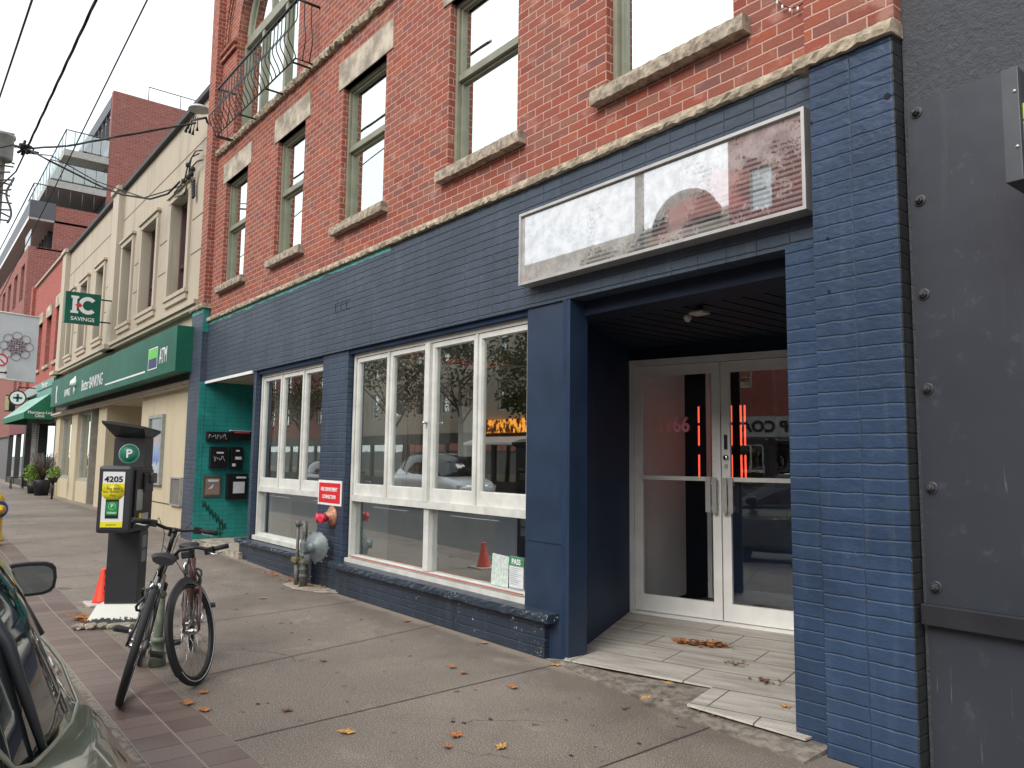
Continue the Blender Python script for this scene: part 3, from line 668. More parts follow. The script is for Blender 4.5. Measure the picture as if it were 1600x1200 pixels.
for k, (x, y, lab) in enumerate([(atDoor(1092, 680).x, .9, 'faint red neon tube glowing behind the left glass door'), (atDoor(1143, 680).x, .9, 'single bright red neon tube just inside the right glass door'), (atDoor(1161, 680).x, .9, 'double red neon tube behind right glass door')]):
    t = thing('neon_tube', lab, 'neon light', DM @ Vector((x, y, 0)))
    for dx in ((0,) if k < 2 else (-.022, .022)):
        for za, zb_ in ((1.36, 1.60), (1.70, 1.92), (1.95, 2.13)): MB(DM).tube([(x + dx, y, za), (x + dx, y, zb_)], .010, 8).build('glass_tube', NEON, t)
    MB(DM).box(x - .03, x + .03, y + .02, y + .03, 2.13, 2.15).build('bracket', BLK, t)
# interiors behind shop windows: one dark room, ceiling left partly open to let daylight in
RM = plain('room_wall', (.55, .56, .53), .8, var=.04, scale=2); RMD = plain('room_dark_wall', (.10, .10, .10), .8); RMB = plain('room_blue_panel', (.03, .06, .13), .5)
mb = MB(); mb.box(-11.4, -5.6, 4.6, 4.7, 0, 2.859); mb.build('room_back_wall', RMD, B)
mb = MB(); mb.box(-11.39, -8.46, .25, 4.6, 2.78, 2.84); mb.box(-7.6, -5.02, .25, 4.6, 2.78, 2.84); mb.box(-8.46, -7.6, .25, .4, 2.78, 2.84); mb.box(-8.46, -7.6, 2.2, 4.6, 2.78, 2.84); mb.build('room_ceiling', RM, B)
mb = MB(); mb.box(-11.39, -5.6, .25, 4.6, -.01, .03); mb.build('room_floor', plain('room_floor', (.22, .21, .2), .6), B)
mb = MB(); mb.box(-8.46, -8.37, .25, 1.5, .03, 2.78); mb.box(-11.39, -11.3, .3, 4.6, .03, 2.78); mb.build('room_side_wall', RM, B)
mb = MB(); mb.box(-8.37, -5.1, .62, .66, .03, 1.0); mb.box(-11.3, -9.1, .62, .66, .03, .9); mb.build('room_low_panel', RMD, B)
mb = MB(); mb.box(-6.05, -5.75, .5, .6, .03, 1.04); mb.build('room_post', RMB, B)
mb = MB()
for k, x in enumerate((-8.2, -8.1, -8.0, -7.92)): mb.tube([(x, .75 + .02 * (k % 2), .9), (x, .75, 2.7)], .05, 6)
mb.build('curtain', plain('curtain', (.20, .17, .15), .9), B)
mb = MB(); mb.box(-7.6, -7.3, 1.1, 1.16, 1.6, 2.2); mb.build('picture_frame', RM, B)
# right-hand strip, pier
mb = MB(); mb.box(-2.51, -2.275, -.06, .2, 0, 2.859); mb.build('pier_strip', NBP, B)
mb = MB(); mb.box(-2.275, -1.80, -.15, .2, 0, 3.855); mb.build('pier', NBP, B)
mb = MB(); mb.box(-1.800, -1.794, -.148, .0, 0, 3.85); mb.build('pier_side_paint', PLB, B)
mb = MB()
for (u, v) in ((1268, 192), (1293, 372), (1295, 455)): p = atY(u, v, -.152); mb.lathe([(.009, 0), (.009, .003)], p, (0, -1, 0), 8)
p = atY(1386, 150, -.152); mb.lathe([(.017, 0), (.017, .003)], p, (0, -1, 0), 8); mb.build('screw_hole', DARK, B)

# ------------------------------------------------------------------ black neighbour on the right
K = thing('steel_clad_building', 'dark grey building with rough stucco over bolted steel plate beside the blue pier', 'building', (0, 0, 0))
mb = MB(); mb.box(-1.79, 3.5, -.045, 6, 3.40, 9); mb.box(-1.79, -1.74, -.05, 0, 0, 3.5); mb.build('stucco_wall', STUC, K)
mb = MB(); mb.box(-1.765, 3.5, -.072, .0, .875, 3.47); mb.box(-1.765, 3.5, -.068, 0, -.02, .875); mb.build('steel_plate', STEEL, K)
mb = MB(); mb.box(-1.775, 3.5, -.125, -.07, .775, .875, .006); mb.build('steel_rail', plain('steel_rail', (.030, .031, .037), .3, .2), K)
for v_ in (175, 313, 460, 608, 762, 917):
    z = {175: 3.408, 313: 2.93, 460: 2.433, 608: 1.943, 762: 1.445, 917: .956}[v_]; c = (-1.72, -.072, z)
    mb = MB(); mb.lathe([(.030, 0), (.030, .005), (.028, .006)], c, (0, -1, 0), 18, False); mb.lathe([(.021, .006), (.021, .022), (.018, .025)], c, (0, -1, 0), 6, False); mb.lathe([(.012, .022), (.012, .034), (.009, .037)], c, (0, -1, 0), 12, False)
    mb.build('bolt', plain('bolt_paint', (.075, .075, .08), .4, .5), K)
sgn = thing('projecting_sign_box', 'dark steel box sign with yellow lettering jutting out at the right edge', 'sign', (-1.1, -.35, 2.73))
X0 = atY(1567, 200, -.6).x; X1 = atY(1595, 200, -.6).x
mb = MB(); mb.box(X0, X1, -.6, -.075, 2.735, 3.225, .003); mb.build('casing', plain('sign_box_steel', (.065, .07, .08), .4, .2), sgn)
mb = MB(); mb.box(X1, X1 + .003, -.585, -.09, 2.75, 3.21); mb.build('face', plain('sign_face_dark', (.012, .02, .022), .25), sgn)
mb = MB(); X = X1 + .003
mb.box(X, X + .003, -.57, -.2, 3.0, 3.07); mb.box(X, X + .003, -.57, -.2, 2.985, 2.992); mb.box(X, X + .003, -.57, -.2, 2.90, 2.907); mb.box(X, X + .003, -.57, -.563, 2.907, 2.985); mb.build('yellow_lettering', plain('yellow_sign', (.75, .75, .03), .5, var=.03), sgn)
mb = MB()
for z in (3.12, 2.88): mb.lathe([(.007, 0), (.007, .004), (0, .006)], (X1 - .015, -.6, z), (0, -1, 0), 8)
mb.build('rivet', ALU, sgn)

# ------------------------------------------------------------------ empty light box sign over the entrance
def signmat():
    m, nt, b = newmat('weathered_sign_panel'); p = wpos(nt); sp = N(nt, 'ShaderNodeSeparateXYZ'); nt.links.new(p, sp.inputs[0])
    st = math_(nt, 'FRACT', math_(nt, 'DIVIDE', sp.outputs[2], .034)); st = sstep(nt, st, .35, .6)
    n1 = noise(nt, p, 3.2, 7, .7); n2 = noise(nt, p, 45, 5, .75)
    a = math_(nt, 'ADD', n1, math_(nt, 'MULTIPLY', math_(nt, 'SUBTRACT', n2, .5), .45))
    base = mixc(nt, st, (.012, .012, .014), (.20, .20, .20))
    a = math_(nt, 'ADD', a, math_(nt, 'ADD', math_(nt, 'MULTIPLY', math_(nt, 'SUBTRACT', -3.1, sp.outputs[0]), .075), math_(nt, 'MULTIPLY', math_(nt, 'SUBTRACT', sp.outputs[2], 3.22), .35)))
    blot = noise(nt, p, 9, 6, .7); c = mixc(nt, sstep(nt, a, .47, .55), base, mixc(nt, sstep(nt, blot, .35, .65), (.24, .235, .23), (.46, .455, .44)))
    redn = noise(nt, scalev(nt, p, (1, 1, 2)), 1.3, 4)
    c = mixc(nt, math_(nt, 'MULTIPLY', sstep(nt, redn, .54, .66), .5), c, (.50, .22, .20))
    nt.links.new(c, b.inputs['Base Color']); b.inputs['Roughness'].default_value = .35
    gl = N(nt, 'ShaderNodeBsdfGlossy'); gl.inputs['Roughness'].default_value = .015; gl.inputs[0].default_value = (1, 1, 1, 1)
    mxs = N(nt, 'ShaderNodeMixShader'); out = nt.nodes['Material Output']; 
    f = math_(nt, 'ADD', .26, math_(nt, 'MULTIPLY', blot, .26))
    nt.links.new(f, mxs.inputs[0]); nt.links.new(b.outputs[0], mxs.inputs[1]); nt.links.new(gl.outputs[0], mxs.inputs[2]); nt.links.new(mxs.outputs[0], out.inputs[0])
    return m
sb = thing('shop_sign_box', 'long weathered blank sign box in a silver frame above the entrance', 'sign', (-3.65, -.1, 3.03))
mb = MB(); frame_box(mb, -4.97, -2.325, 3.03, 3.65, -.13, .0, .022); mb.build('frame', ALU, sb)
mb = MB(); mb.box(-4.95, -2.345, -.105, -.098, 3.05, 3.63); mb.build('panel', signmat(), sb)

# ------------------------------------------------------------------ small things on the wall
t = thing('fire_sign', 'red and white metal fire connection sign on the blue pier', 'sign', (-8.77, .02, 1.0))
mb = MB(); mb.box(-9.085, -8.445, .018, .029, .99, 1.29, .003); mb.build('plate', WHITE, t)
mb = MB(); mb.box(-9.055, -8.475, .014, .018, 1.02, 1.26); mb.build('red_panel', plain('sign_red', (.62, .012, .02), .4, var=.03), t)
text('FIRE DEPARTMENT', .062, WTXT, t, (-8.765, .012, 1.18), ext=.001, sx=.88, bold=.0015); text('CONNECTION', .062, WTXT, t, (-8.765, .012, 1.09), ext=.001, sx=.88, bold=.0015)
t = thing('fire_hose_inlet', 'red capped brass hose inlet on a round rusty wall plate', 'fire connection', (-8.72, .03, .82))
rust = plain('rusty_brass', (.36, .17, .11), .55, .4, var=.3, scale=30)
mb = MB(); mb.lathe([(.13, 0), (.13, .012), (.10, .035), (.065, .05), (.055, .1)], (-8.68, .03, .86), (0, -1, 0), 28); mb.build('wall_plate', rust, t)
for dx in (-.06, .06):
    mb = MB(); ax = Vector((dx * 6, -1, -.05)).normalized(); c = Vector((-8.68 + dx * .4, -.05, .85)); mb.lathe([(.035, 0), (.035, .06), (.05, .062), (.052, .11), (.04, .115)], c, ax, 16)
    for k in range(4): a = k * math.pi / 2; mb.lathe([(.01, 0), (.01, .02)], c + ax * .09 + Vector((math.cos(a) * .05, 0, math.sin(a) * .05)), ax, 6)
    mb.build('cap', plain('red_cap', (.6, .03, .06), .45), t)
t = thing('gas_regulator', 'grey gas regulator disc with two pipes rising from the pavement', 'gas meter', (-8.95, -.15, 0))
cx = (-8.76, -.10, .50)
mb = MB(); mb.lathe([(.0, -.02), (.11, -.02), (.165, .02), (.18, .02), (.18, .045), (.165, .045), (.13, .085), (.07, .11), (.05, .12), (.05, .16), (0, .165)], cx, (.45, -1, .05), 32)
for k in range(12): a = k * math.pi / 6; mb.lathe([(.01, 0), (.01, .016)], Vector(cx) + Vector((.45, -1, .05)).normalized() * .04 + Vector((math.cos(a) * .19, math.cos(a) * .08, math.sin(a) * .19)), (.45, -1, .05), 6)
mb.build('disc', GREYM, t)
mb = MB(); mb.box(-8.86, -8.74, -.30, -.16, .44, .56, .015); mb.tube([(-8.80, -.22, .45), (-8.80, -.2, .30)], [.05, .04], 12); mb.build('valve_body', GREYM, t)
mb = MB(); mb.tube([(-8.98, -.18, 0), (-8.98, -.18, .50)], .045, 14)
for z in (.12, .2, .28, .36, .44): mb.lathe([(.052, 0), (.055, .01), (.055, .03), (.05, .04)], (-8.98, -.18, z), (0, 0, 1), 12)
mb.tube([(-8.98, -.18, .5), (-8.96, -.2, .54), (-8.84, -.22, .54)], .04, 10); mb.tube([(-8.98, -.18, .5), (-8.98, -.18, .72), (-9.02, -.17, .76), (-9.30, -.15, .75)], [.03, .03, .032, .028], 10); mb.build('thick_pipe', PIPE, t)
mb = MB(); mb.tube([(-9.14, -.2, 0), (-9.14, -.2, .74)], .02, 10); mb.lathe([(.03, 0), (.03, .25)], (-9.14, -.2, 0), (0, 0, 1), 12); mb.lathe([(.032, 0), (.032, .07)], (-9.14, -.2, .72), (0, 0, 1), 12); mb.build('thin_pipe', PIPE, t)
mb = MB(); mb.box(-9.24, -9.10, -.24, -.16, .28, .34, .01); mb.build('shutoff_valve', plain('brass_old', (.25, .21, .08), .5, .5), t)
mb = MB(); mb.prism([(-9.4, -.02, .006), (-9.3, -.3, .006), (-8.9, -.34, .006), (-8.5, -.2, .006), (-8.3, .03, .006)], (0, 0, .008)); mb.build('mortar_pad', CONC, t)
# mailboxes and plates on the teal wall (wall face X=-13.80)
XW = -13.795
def onteal(name, label, cat, y0, y1, z0, z1, d, mat, grp=None):
    t = thing(name, label, cat, (XW, (y0 + y1) / 2, z0), group=grp)
    MB().box(XW, XW + d, y0, y1, z0, z1, .006).build('body', mat, t); return t
SC = plain('scribble_white', (.5, .5, .5), .6); PAP = plain('paper', (.62, .64, .66), .7)
def scribble(t, y0, y1, z0, z1, x, mat, n=7, seed=0, name='graffiti'):
    rnd = random.Random(seed); pts = [(x, y0 + (y1 - y0) * i / (n * 3), rnd.uniform(z0, z1)) for i in range(n * 3)]
    mb = MB(); mb.tube(pts, .004, 4); mb.build(name, mat, t)
t = onteal('mailbox', 'wide black mailbox with scribbled slot, left one of the top row', 'mailbox', .045, .42, 1.84, 2.00, .10, BLK); scribble(t, .07, .40, 1.87, 1.97, XW + .103, SC, seed=1)
t = onteal('mailbox', 'wide black mailbox stuffed with red and white papers, top right', 'mailbox', .43, .82, 1.86, 2.02, .11, BLK)
mb = MB(); mb.box(XW + .02, XW + .12, .44, .8, 2.021, 2.033); mb.build('flyer', PAP, t); mb = MB(); mb.box(XW + .111, XW + .115, .5, .78, 1.985, 2.01); mb.build('sticker', plain('sticker_red', (.45, .08, .08), .5), t)
t = onteal('mailbox', 'square black mailbox with white scribbles in the middle row', 'mailbox', .12, .42, 1.36, 1.74, .10, BLK); scribble(t, .17, .38, 1.48, 1.58, XW + .103, SC, seed=2)
MB().box(XW + .10, XW + .104, .22, .34, 1.62, 1.65).build('label_strip', PAP, t)
t = onteal('intercom_box', 'narrow black key box with stickers beside the square mailbox', 'key box', .47, .68, 1.36, 1.74, .09, BLK)
for (a, b, c, d) in ((.56, .62, 1.66, 1.69), (.55, .66, 1.52, 1.57), (.5, .56, 1.40, 1.45)): MB().box(XW + .09, XW + .094, a, b, c, d).build('sticker', PAP, t)
t = onteal('wall_plate', 'brown framed metal plate with a torn sticker on the teal wall', 'plate', .045, .35, .87, 1.23, .03, plain('brown_metal', (.12, .09, .075), .5, .3))
MB().box(XW + .03, XW + .034, .08, .32, .91, 1.19).build('inset', plain('brown_inset', (.26, .19, .155), .6), t); mb = MB(); mb.prism([(XW + .035, .12, 1.0), (XW + .035, .2, 1.02), (XW + .035, .22, 1.1)], (.002, 0, 0)); mb.box(XW + .034, XW + .037, .12, .3, 1.13, 1.17); mb.build('sticker', PAP, t)
t = onteal('mailbox', 'large black mailbox with a white notice, bottom right on teal wall', 'mailbox', .43, .78, .82, 1.27, .11, BLK)
MB().box(XW + .11, XW + .114, .53, .73, .93, 1.13).build('notice', PAP, t); MB().box(XW + .11, XW + .114, .58, .75, 1.19, 1.22).build('label_strip', PAP, t)
# spray tag
gf = MB(); rnd = random.Random(5); pens = []
for k in range(7):
    y = .05 + k * .06; z = .82 - k * .065
    gf.tube([(XW + .003, y, z), (XW + .003, y + .01, z - .13), (XW + .003, y + .05, z - .02), (XW + .003, y + .055, z - .12), (XW + .003, y + .02, z - .06)], .007, 4)
gf.tube([(XW + .003, .34, .34), (XW + .003, .28, .22), (XW + .003, .42, .24), (XW + .003, .36, .38), (XW + .003, .38, .17)], .006, 4)
gf.build('graffiti', BLK, B)
t = thing('globe_lamp', 'small white globe lamp at the top of the teal doorway', 'lamp', (-11.75, .35, 2.3))
mb = MB(); mb.lathe([(.0, -.07), (.05, -.05), (.07, 0), (.05, .05), (.03, .06)], (-11.62, .3, 2.42), (0, 0, 1), 16); mb.build('globe', plain('globe_glass', (.55, .55, .52), .3), t)
mb = MB(); mb.lathe([(.04, .06), (.04, .09), (.02, .1)], (-11.62, .3, 2.42), (0, 0, 1), 12); mb.tube([(-11.62, .3, 2.5), (-11.52, .3, 2.52)], .015, 6); mb.build('fitting', BLK, t)
t = thing('entrance_lamp', 'small off-white lamp under the dark entrance ceiling', 'lamp', (-3.9, 1.1, 2.65))
el = atZ(1092, 489, 2.69); mb = MB(); mb.box(el.x - .06, el.x + .07, el.y - .05, el.y + .05, 2.675, 2.70, .01); mb.lathe([(.025, 0), (.032, .03), (.02, .045), (0, .045)], (el.x - .07, el.y - .02, 2.67), (-.3, -.6, -.5), 12); mb.build('lamp_head', plain('lamp_cream', (.55, .5, .42), .5), t)
mb = MB(); mb.tube([(el.x, el.y, 2.70), (el.x, el.y, 2.74)], .03, 10); mb.build('mount', BLK, t)
# notices in the big window
zc = .44
t = thing('inspection_notice', 'green headed PASS inspection notice taped inside the shop window', 'notice', (-5.2, .15, .44))
xa, xb = atY(796, 870, .15).x, atY(818, 870, .15).x
MB().box(xa, xb, .150, .153, .455, .72).build('sheet', PAP, t); MB().box(xa, xb, .148, .150, .64, .72).build('header', plain('notice_green', (.05, .22, .11), .6), t)
text('PASS', .066, WTXT, t, ((xa + xb) / 2, .147, .675), ext=.0005, sx=.9, bold=.0015)
mb = MB()
for k in range(9): mb.box(xa + .02, xb - .03 - .03 * (k % 3), .1485, .150, .62 - k * .017, .623 - k * .017)
mb.build('print_line', plain('print_grey', (.25, .27, .25), .7), t)
xc = atY(767, 870, .15).x
tag(rebase(MB().prism([(xc, .152, .44), (xa - .02, .152, .44), (xa - .015, .156, .71), (xc + .02, .154, .72)], (0, .002, 0)).build('paper_notice', plain('pale_green_paper', (.5, .58, .53), .7, var=.2, scale=30))), 'crumpled pale blank paper leaning in window left of PASS notice', 'paper')
# string-light cable on the pilaster
t = thing('string_light', 'short dark cable with tiny bulbs hanging at the top edge of brick', 'string light', (-2.42, -.03, 4.36))
P = [atY(u, v, -.0) for u, v in ((1205, -12), (1216, 2), (1224, 9), (1236, 14), (1248, 12), (1260, 2), (1268, -10))]
P = [p + Vector((0, -.01, 0)) for p in P]
MB().tube(P, .004, 5).build('cable', BLK, t); mb = MB()
for p in P[1:6]: mb.lathe([(.007, 0), (.008, .02), (0, .03)], p, (0, 0, -1), 6)
mb.build('bulb', WHITE, t)

# ------------------------------------------------------------------ bank building
K2 = thing('bank_building', 'two storey beige stucco bank building with tall narrow upper windows', 'building', (-22, .1, 0))
YK = .10; BW = [(-16.95, -15.72), (-19.42, -18.15), (-21.45, -20.45), (-24.75, -23.75), (-27.2, -26.1), (-29.35, -28.45)]
mb = MB(); wall_holes(mb, -30.4, -14.45, 3.0, 8.5, YK, YK + .55, [(a, b, 4.86, 6.9) for a, b in BW]); mb.box(-30.4, -14.3, .7, 9, 3.0, 8.4); mb.build('upper_wall', BANK, K2)
mb = MB()
for z in (7.69, 5.50, 6.2):
    segs = [(-30.0, -14.46)] if z > 7 else [(-28.2, -27.4), (-25.9, -24.95), (-23.5, -22.5), (-20.2, -19.65), (-17.9, -17.2), (-15.5, -14.46)]
    for a, b in segs: mb.box(a, b, YK - .004, YK, z - .012, z + .012)
mb.build('wall_groove', plain('groove_dark', (.13, .10, .07), .9), K2)
mb = MB()
for a, b in ((-22.45, -21.75), (-30.45, -29.75)):
    mb = MB(); mb.box(a, b, -.05, YK, 4.3, 8.62); mb.box(a - .06, b + .06, -.11, YK, 8.5, 8.62); mb.box(a - .12, b + .12, -.2, YK, 4.28, 4.4); mb.build('pilaster', BANKT, K2)
mb = MB(); mb.box(-29.7, -22.5, 0, .5, 8.5, 8.6); mb.box(-21.7, -14.3, 0, .5, 8.5, 8.6); mb.build('roof_edge', plain('roof_flashing', (.03, .03, .03), .6), K2)
mb = MB(); mb.box(-30.45, -14.46, -.04, YK, 4.28, 4.36); mb.box(-30.45, -14.46, -.09, YK, 4.36, 4.44); mb.build('cornice', BANKT, K2)
mb = MB(); mb.box(-30.4, -22.2, .6, 5, 8.6, 8.62); mb.build('roof', BROWN, K2)
for a, b in BW:
    mb = MB(); mb.box(a - .16, a, .05, YK + .001, 4.86, 6.9); mb.box(b, b + .16, .05, YK + .001, 4.86, 6.9); mb.box(a - .16, b + .16, .04, YK, 6.9, 7.02); mb.box(a - .22, b + .22, .0, YK, 7.02, 7.08)
    mb.box(a - .2, b + .2, .02, YK + .2, 4.78, 4.86); mb.box(a - .16, b + .16, .05, YK, 4.66, 4.78)
    f = mb.build('window_surround', BANKT, K2)
    mb = MB(); frame_box(mb, a, b, 4.87, 6.9, .27, .37, .09); mb.box(a + .09, b - .09, .28, .35, 5.5, 5.57); mb.build('window_frame', plain('maroon_frame', (.07, .03, .03), .5), f)
    MB().box(a + .05, b - .05, .33, .335, 4.9, 6.88).build('pane', glass('bank_glass', .5, .8), f)
# ground floor
mb = MB()
mb.box(-30.4, -14.3, 5, 5.1, 0, 3)
mb.box(-18.5, -14.45, YK, .6, -.1, 2.9); mb.box(-30.4, -29.6, YK, .6, -.1, 2.9); mb.box(-27.4, -26.4, YK, .6, -.1, 2.9); mb.box(-23.3, -22.3, YK, 1.4, -.1, 2.9)
mb.box(-29.6, -27.4, YK + .05, .6, -.1, .8); mb.box(-26.4, -24.4, YK + .05, .6, -.1, .8); mb.build('lower_wall', BANKY, K2)
mb = MB(); mb.box(-18.6, -18.5, YK, 1.6, 0, 2.9); mb.box(-22.3, -18.6, 1.4, 1.5, 2.3, 2.9); mb.box(-22.3, -18.5, .12, 1.5, 2.88, 2.95); mb.build('porch_wall', BANKY, K2)
mb = MB(); mb.box(-30.4, -14.45, .06, .5, 2.96, 3.2); mb.build('brown_band', BROWN, K2)
mb = MB(); mb.box(-30.5, -14.46, -.03, .1, 2.86, 2.9); mb.box(-30.5, -14.46, -.07, .1, 2.9, 2.96); mb.build('lower_moulding', BANKT, K2)
mb = MB(); mb.box(-22.0, -18.7, .13, .14, .18, .24); mb.box(-14.9 - 3, -14.46, YK - .005, YK, .62, .64); mb.build('base_groove', BROWN, K2)
ig = plain('bank_interior', (.35, .32, .27), .8)
for a, b in ((-29.6, -27.4), (-26.4, -24.4)):
    mb = MB(); frame_box(mb, a, b, .8, 2.88, YK + .1, YK + .2, .1); f = mb.build('shop_window', plain('bank_frame', (.38, .37, .33), .5), K2)
    MB().box(a + .08, b - .08, YK + .16, YK + .165, .85, 2.83).build('pane', glass('bank_shop_glass', .4, .9), f)
mb = MB(); mb.box(-24.4, -24.3, YK, 1.2, 0, 2.9); mb.box(-24.3, -23.3, 1.1, 1.2, 0, 2.9); mb.build('interior_wall', ig, K2)
mb = MB(); mb.box(-22.2, -18.6, 1.42, 1.44, .2, 2.3); d_ = mb.build('entrance_glazing', glass('bank_shop_glass', .4, .9), K2)
mb = MB()
for x in (-22.2, -21.0, -19.8, -18.66): mb.box(x, x + .06, 1.36, 1.44, .2, 2.3)
mb.box(-22.2, -18.6, 1.36, 1.42, 2.24, 2.32); mb.build('entrance_frame', plain('bank_frame', (.38, .37, .33), .5), K2)
lt = plain('ceiling_tube', (1, 1, .95), .5, emit=1.5, var=0); mb = MB(); mb.box(-20.2, -19.0, 2.2, 2.3, 2.6, 2.63); mb.build('lit_ceiling_tube', lt, K2)
# poster case, meter box
t = thing('poster_case', 'glazed poster case with a blue poster on the bank wall', 'poster', (-17.15, .06, 1.0))
mb = MB(); frame_box(mb, -17.7, -16.6, .98, 2.42, .03, YK, .07); mb.build('frame', plain('case_frame', (.30, .32, .30), .5), t)
def poster():
    m, nt, b = newmat('blue_poster'); p = wpos(nt); sp = N(nt, 'ShaderNodeSeparateXYZ'); nt.links.new(p, sp.inputs[0])
    r = N(nt, 'ShaderNodeValToRGB'); e = r.color_ramp.elements; e[0].position = 0; e[0].color = (.5, .55, .6, 1); e[1].position = 1; e[1].color = (.12, .14, .14, 1)
    for q, c in ((.28, (.5, .55, .6, 1)), (.32, (.06, .16, .45, 1)), (.5, (.10, .2, .4, 1)), (.62, (.3, .2, .2, 1)), (.75, (.14, .16, .15, 1))): x = e.new(q); x.color = c
    f = math_(nt, 'ADD', math_(nt, 'DIVIDE', math_(nt, 'SUBTRACT', sp.outputs[2], 1.0), 1.4), math_(nt, 'MULTIPLY', math_(nt, 'SUBTRACT', noise(nt, p, 7, 4), .5), .25))
    nt.links.new(f, r.inputs[0]); nt.links.new(r.outputs[0], b.inputs['Base Color']); b.inputs['Roughness'].default_value = .15; return m
MB().box(-17.63, -16.67, .06, .07, 1.05, 2.35).build('poster', poster(), t)
t = thing('meter_cupboard', 'small grey meter cupboard low on the beige bank wall', 'meter box', (-15.8, .08, .8))
pa, pb = atY(269, 745, .08), atY(282, 792, .08)
mb = MB(); frame_box(mb, pa.x, pb.x, pb.z, pa.z, .05, YK, .03); mb.build('frame', plain('case_frame', (.30, .32, .30), .5), t); MB().box(pa.x + .03, pb.x - .03, .07, .08, pb.z + .03, pa.z - .03).build('door', plain('cupboard_grey', (.17, .16, .14), .6), t)
# fascia sign
t = thing('bank_fascia_sign', 'long green box sign with white lettering across the bank front', 'sign', (-21, -.2, 3.08))
FY = -.38
MB().box(-28.4, -14.32, FY, -.08, 3.08, 3.90, .004).build('box', GRN, t)
fs = FY - .004
def fpx(u, v): p = atY(u, v, fs); return p
text('SAVINGS', .30, WTXT, t, (-25.4, fs, 3.36), ext=.002, sx=.80); text('K', .75, WTXT, t, (-27.3, fs, 3.40), sx=.6, bold=.012)
text('Better BANKING', .42, WTXT, t, (-21.85, fs, 3.40), sx=.88, align='CENTER')
MB().box(-20.2, -16.45, fs, FY, 3.215, 3.25).build('white_line', WTXT, t)
text('ATM', .42, WTXT, t, (-15.15, fs, 3.42), sx=.62)
mb = MB(); mb.box(-16.2, -15.6, fs, FY, 3.26, 3.62); mb.build('card_logo_lower', plain('logo_navy', (.02, .03, .12), .5), t)
mb = MB(); mb.box(-16.2, -15.6, fs - .003, fs, 3.44, 3.62); mb.build('card_logo_upper', plain('logo_green', (.12, .55, .05), .5), t)
mb = MB(); frame_box(mb, -16.23, -15.57, 3.23, 3.65, fs, FY, .02); mb.build('card_logo_border', WTXT, t)
mb = MB(); mb.tube([(-24.2, fs, 3.25), (-24.2, fs, 3.5)], .04, 6); mb.lathe([(0, 0), (.14, .05), (.12, .16), (.05, .24), (0, .32)], (-24.2, fs + .0, 3.45), (0, 0, 1), 8); mb.build('torch_emblem', WTXT, t)
# projecting sign
t = thing('hanging_bank_sign', 'square green hanging sign with white IC letters and red maple leaf', 'sign', (-21.8, -.7, 4.86))
y0, y1, z0, z1 = -1.10, -.31, 4.87, 5.66
MB().box(-21.9, -21.75, y0, y1, z0, z1, .004).build('box', GRN, t); XS = -21.745
mb = MB(); H = .44; zz = 5.12; yc_ = -.98
mb.box(XS - .004, XS, yc_ - .0, yc_ + .17, zz, zz + .06); mb.box(XS - .004, XS, yc_ + .035, yc_ + .135, zz + .06, zz + H - .06); mb.box(XS - .004, XS, yc_, yc_ + .17, zz + H - .06, zz + H)
mb.build('letter', WTXT, t)
mb = MB(); cc = (-.60, 5.34); n = 20; out = []; inn = []
for i in range(n + 1):
    a = R_(42) + R_(276) * i / n; out.append((XS, cc[0] + .215 * math.cos(a), cc[1] + .225 * math.sin(a))); inn.append((XS, cc[0] + .115 * math.cos(a), cc[1] + .125 * math.sin(a)))
for i in range(n): mb.face([out[i], out[i + 1], inn[i + 1], inn[i]])
mb.build('letter', WTXT, t)
def leafpts(s, lobes=((90, 1), (68, .55), (45, .85), (35, .5), (8, .95), (-15, .55), (-40, .6), (-62, .35))):
    R = [(math.cos(R_(a)) * r * s, math.sin(R_(a)) * r * s) for a, r in lobes]; Lm = [(-x, y) for x, y in R[::-1][:-1]]
    return R + [(0.03 * s, -.4 * s), (.03 * s, -.8 * s), (-.03 * s, -.8 * s), (-.03 * s, -.4 * s)] + Lm
mb = MB(); mb.face([(XS + .003, -.80 + x, 5.32 + y) for x, y in leafpts(.10)]); mb.build('maple_leaf', RTXT, t)
text('SAVINGS', .135, WTXT, t, (XS, -.70, 4.98), FACE_PX, .001, sx=1.0, bold=.002)
mb = MB(); mb.tube([(-21.82, y1 - .02, 5.55), (-21.82, -.05, 5.55)], .02, 6); mb.tube([(-21.82, y1 - .02, 4.97), (-21.82, -.05, 4.97)], .02, 6); mb.build('bracket', BLK, t)

# ------------------------------------------------------------------ red shop + pharmacy
K3 = thing('red_brick_shop', 'narrow bright red brick shop building left of the bank', 'building', (-34.6, .1, 0))
W3 = [(-36.75, -35.6, 4.95, 6.85), (-34.4, -33.25, 4.95, 6.85), (-32.15, -31.2, 4.95, 6.95)]
mb = MB(); wall_holes(mb, -38.8, -30.5, 4.3, 8.7, .1, .5, W3); mb.box(-38.8, -30.5, .6, 8, 3.1, 8.6); mb.build('wall', RBS, K3); MB().box(-38.85, -38.3, -.02, .099, 4.3, 8.8).build('pilaster', RBS, K3)
mb = MB(); mb.box(-38.2, -30.5, .02, .5, 8.7, 8.78); mb.build('coping', BANKT, K3)
for a, b, c, d in W3:
    mb = MB(); frame_box(mb, a, b, c, d, .28, .36, .09); mb.box(a + .09, b - .09, .29, .35, 5.75, 5.82); f = mb.build('window', plain('shop_frame', (.3, .27, .22), .6), K3)
    MB().box(a + .08, b - .08, .32, .325, c + .05, d - .05).build('pane', MATS['bank_glass'], f)
    MB().box(a - .12, b + .12, .03, .3, c - .12, c).build('sill', LINT, f); MB().box(a - .12, b + .12, .06, .27, d, d + .42).build('lintel', LINT, f)
mb = MB(); mb.box(-38.8, -30.5, .0, .5, 3.95, 4.3); mb.build('shop_fascia', plain('fascia_pale', (.30, .34, .32), .6), K3)
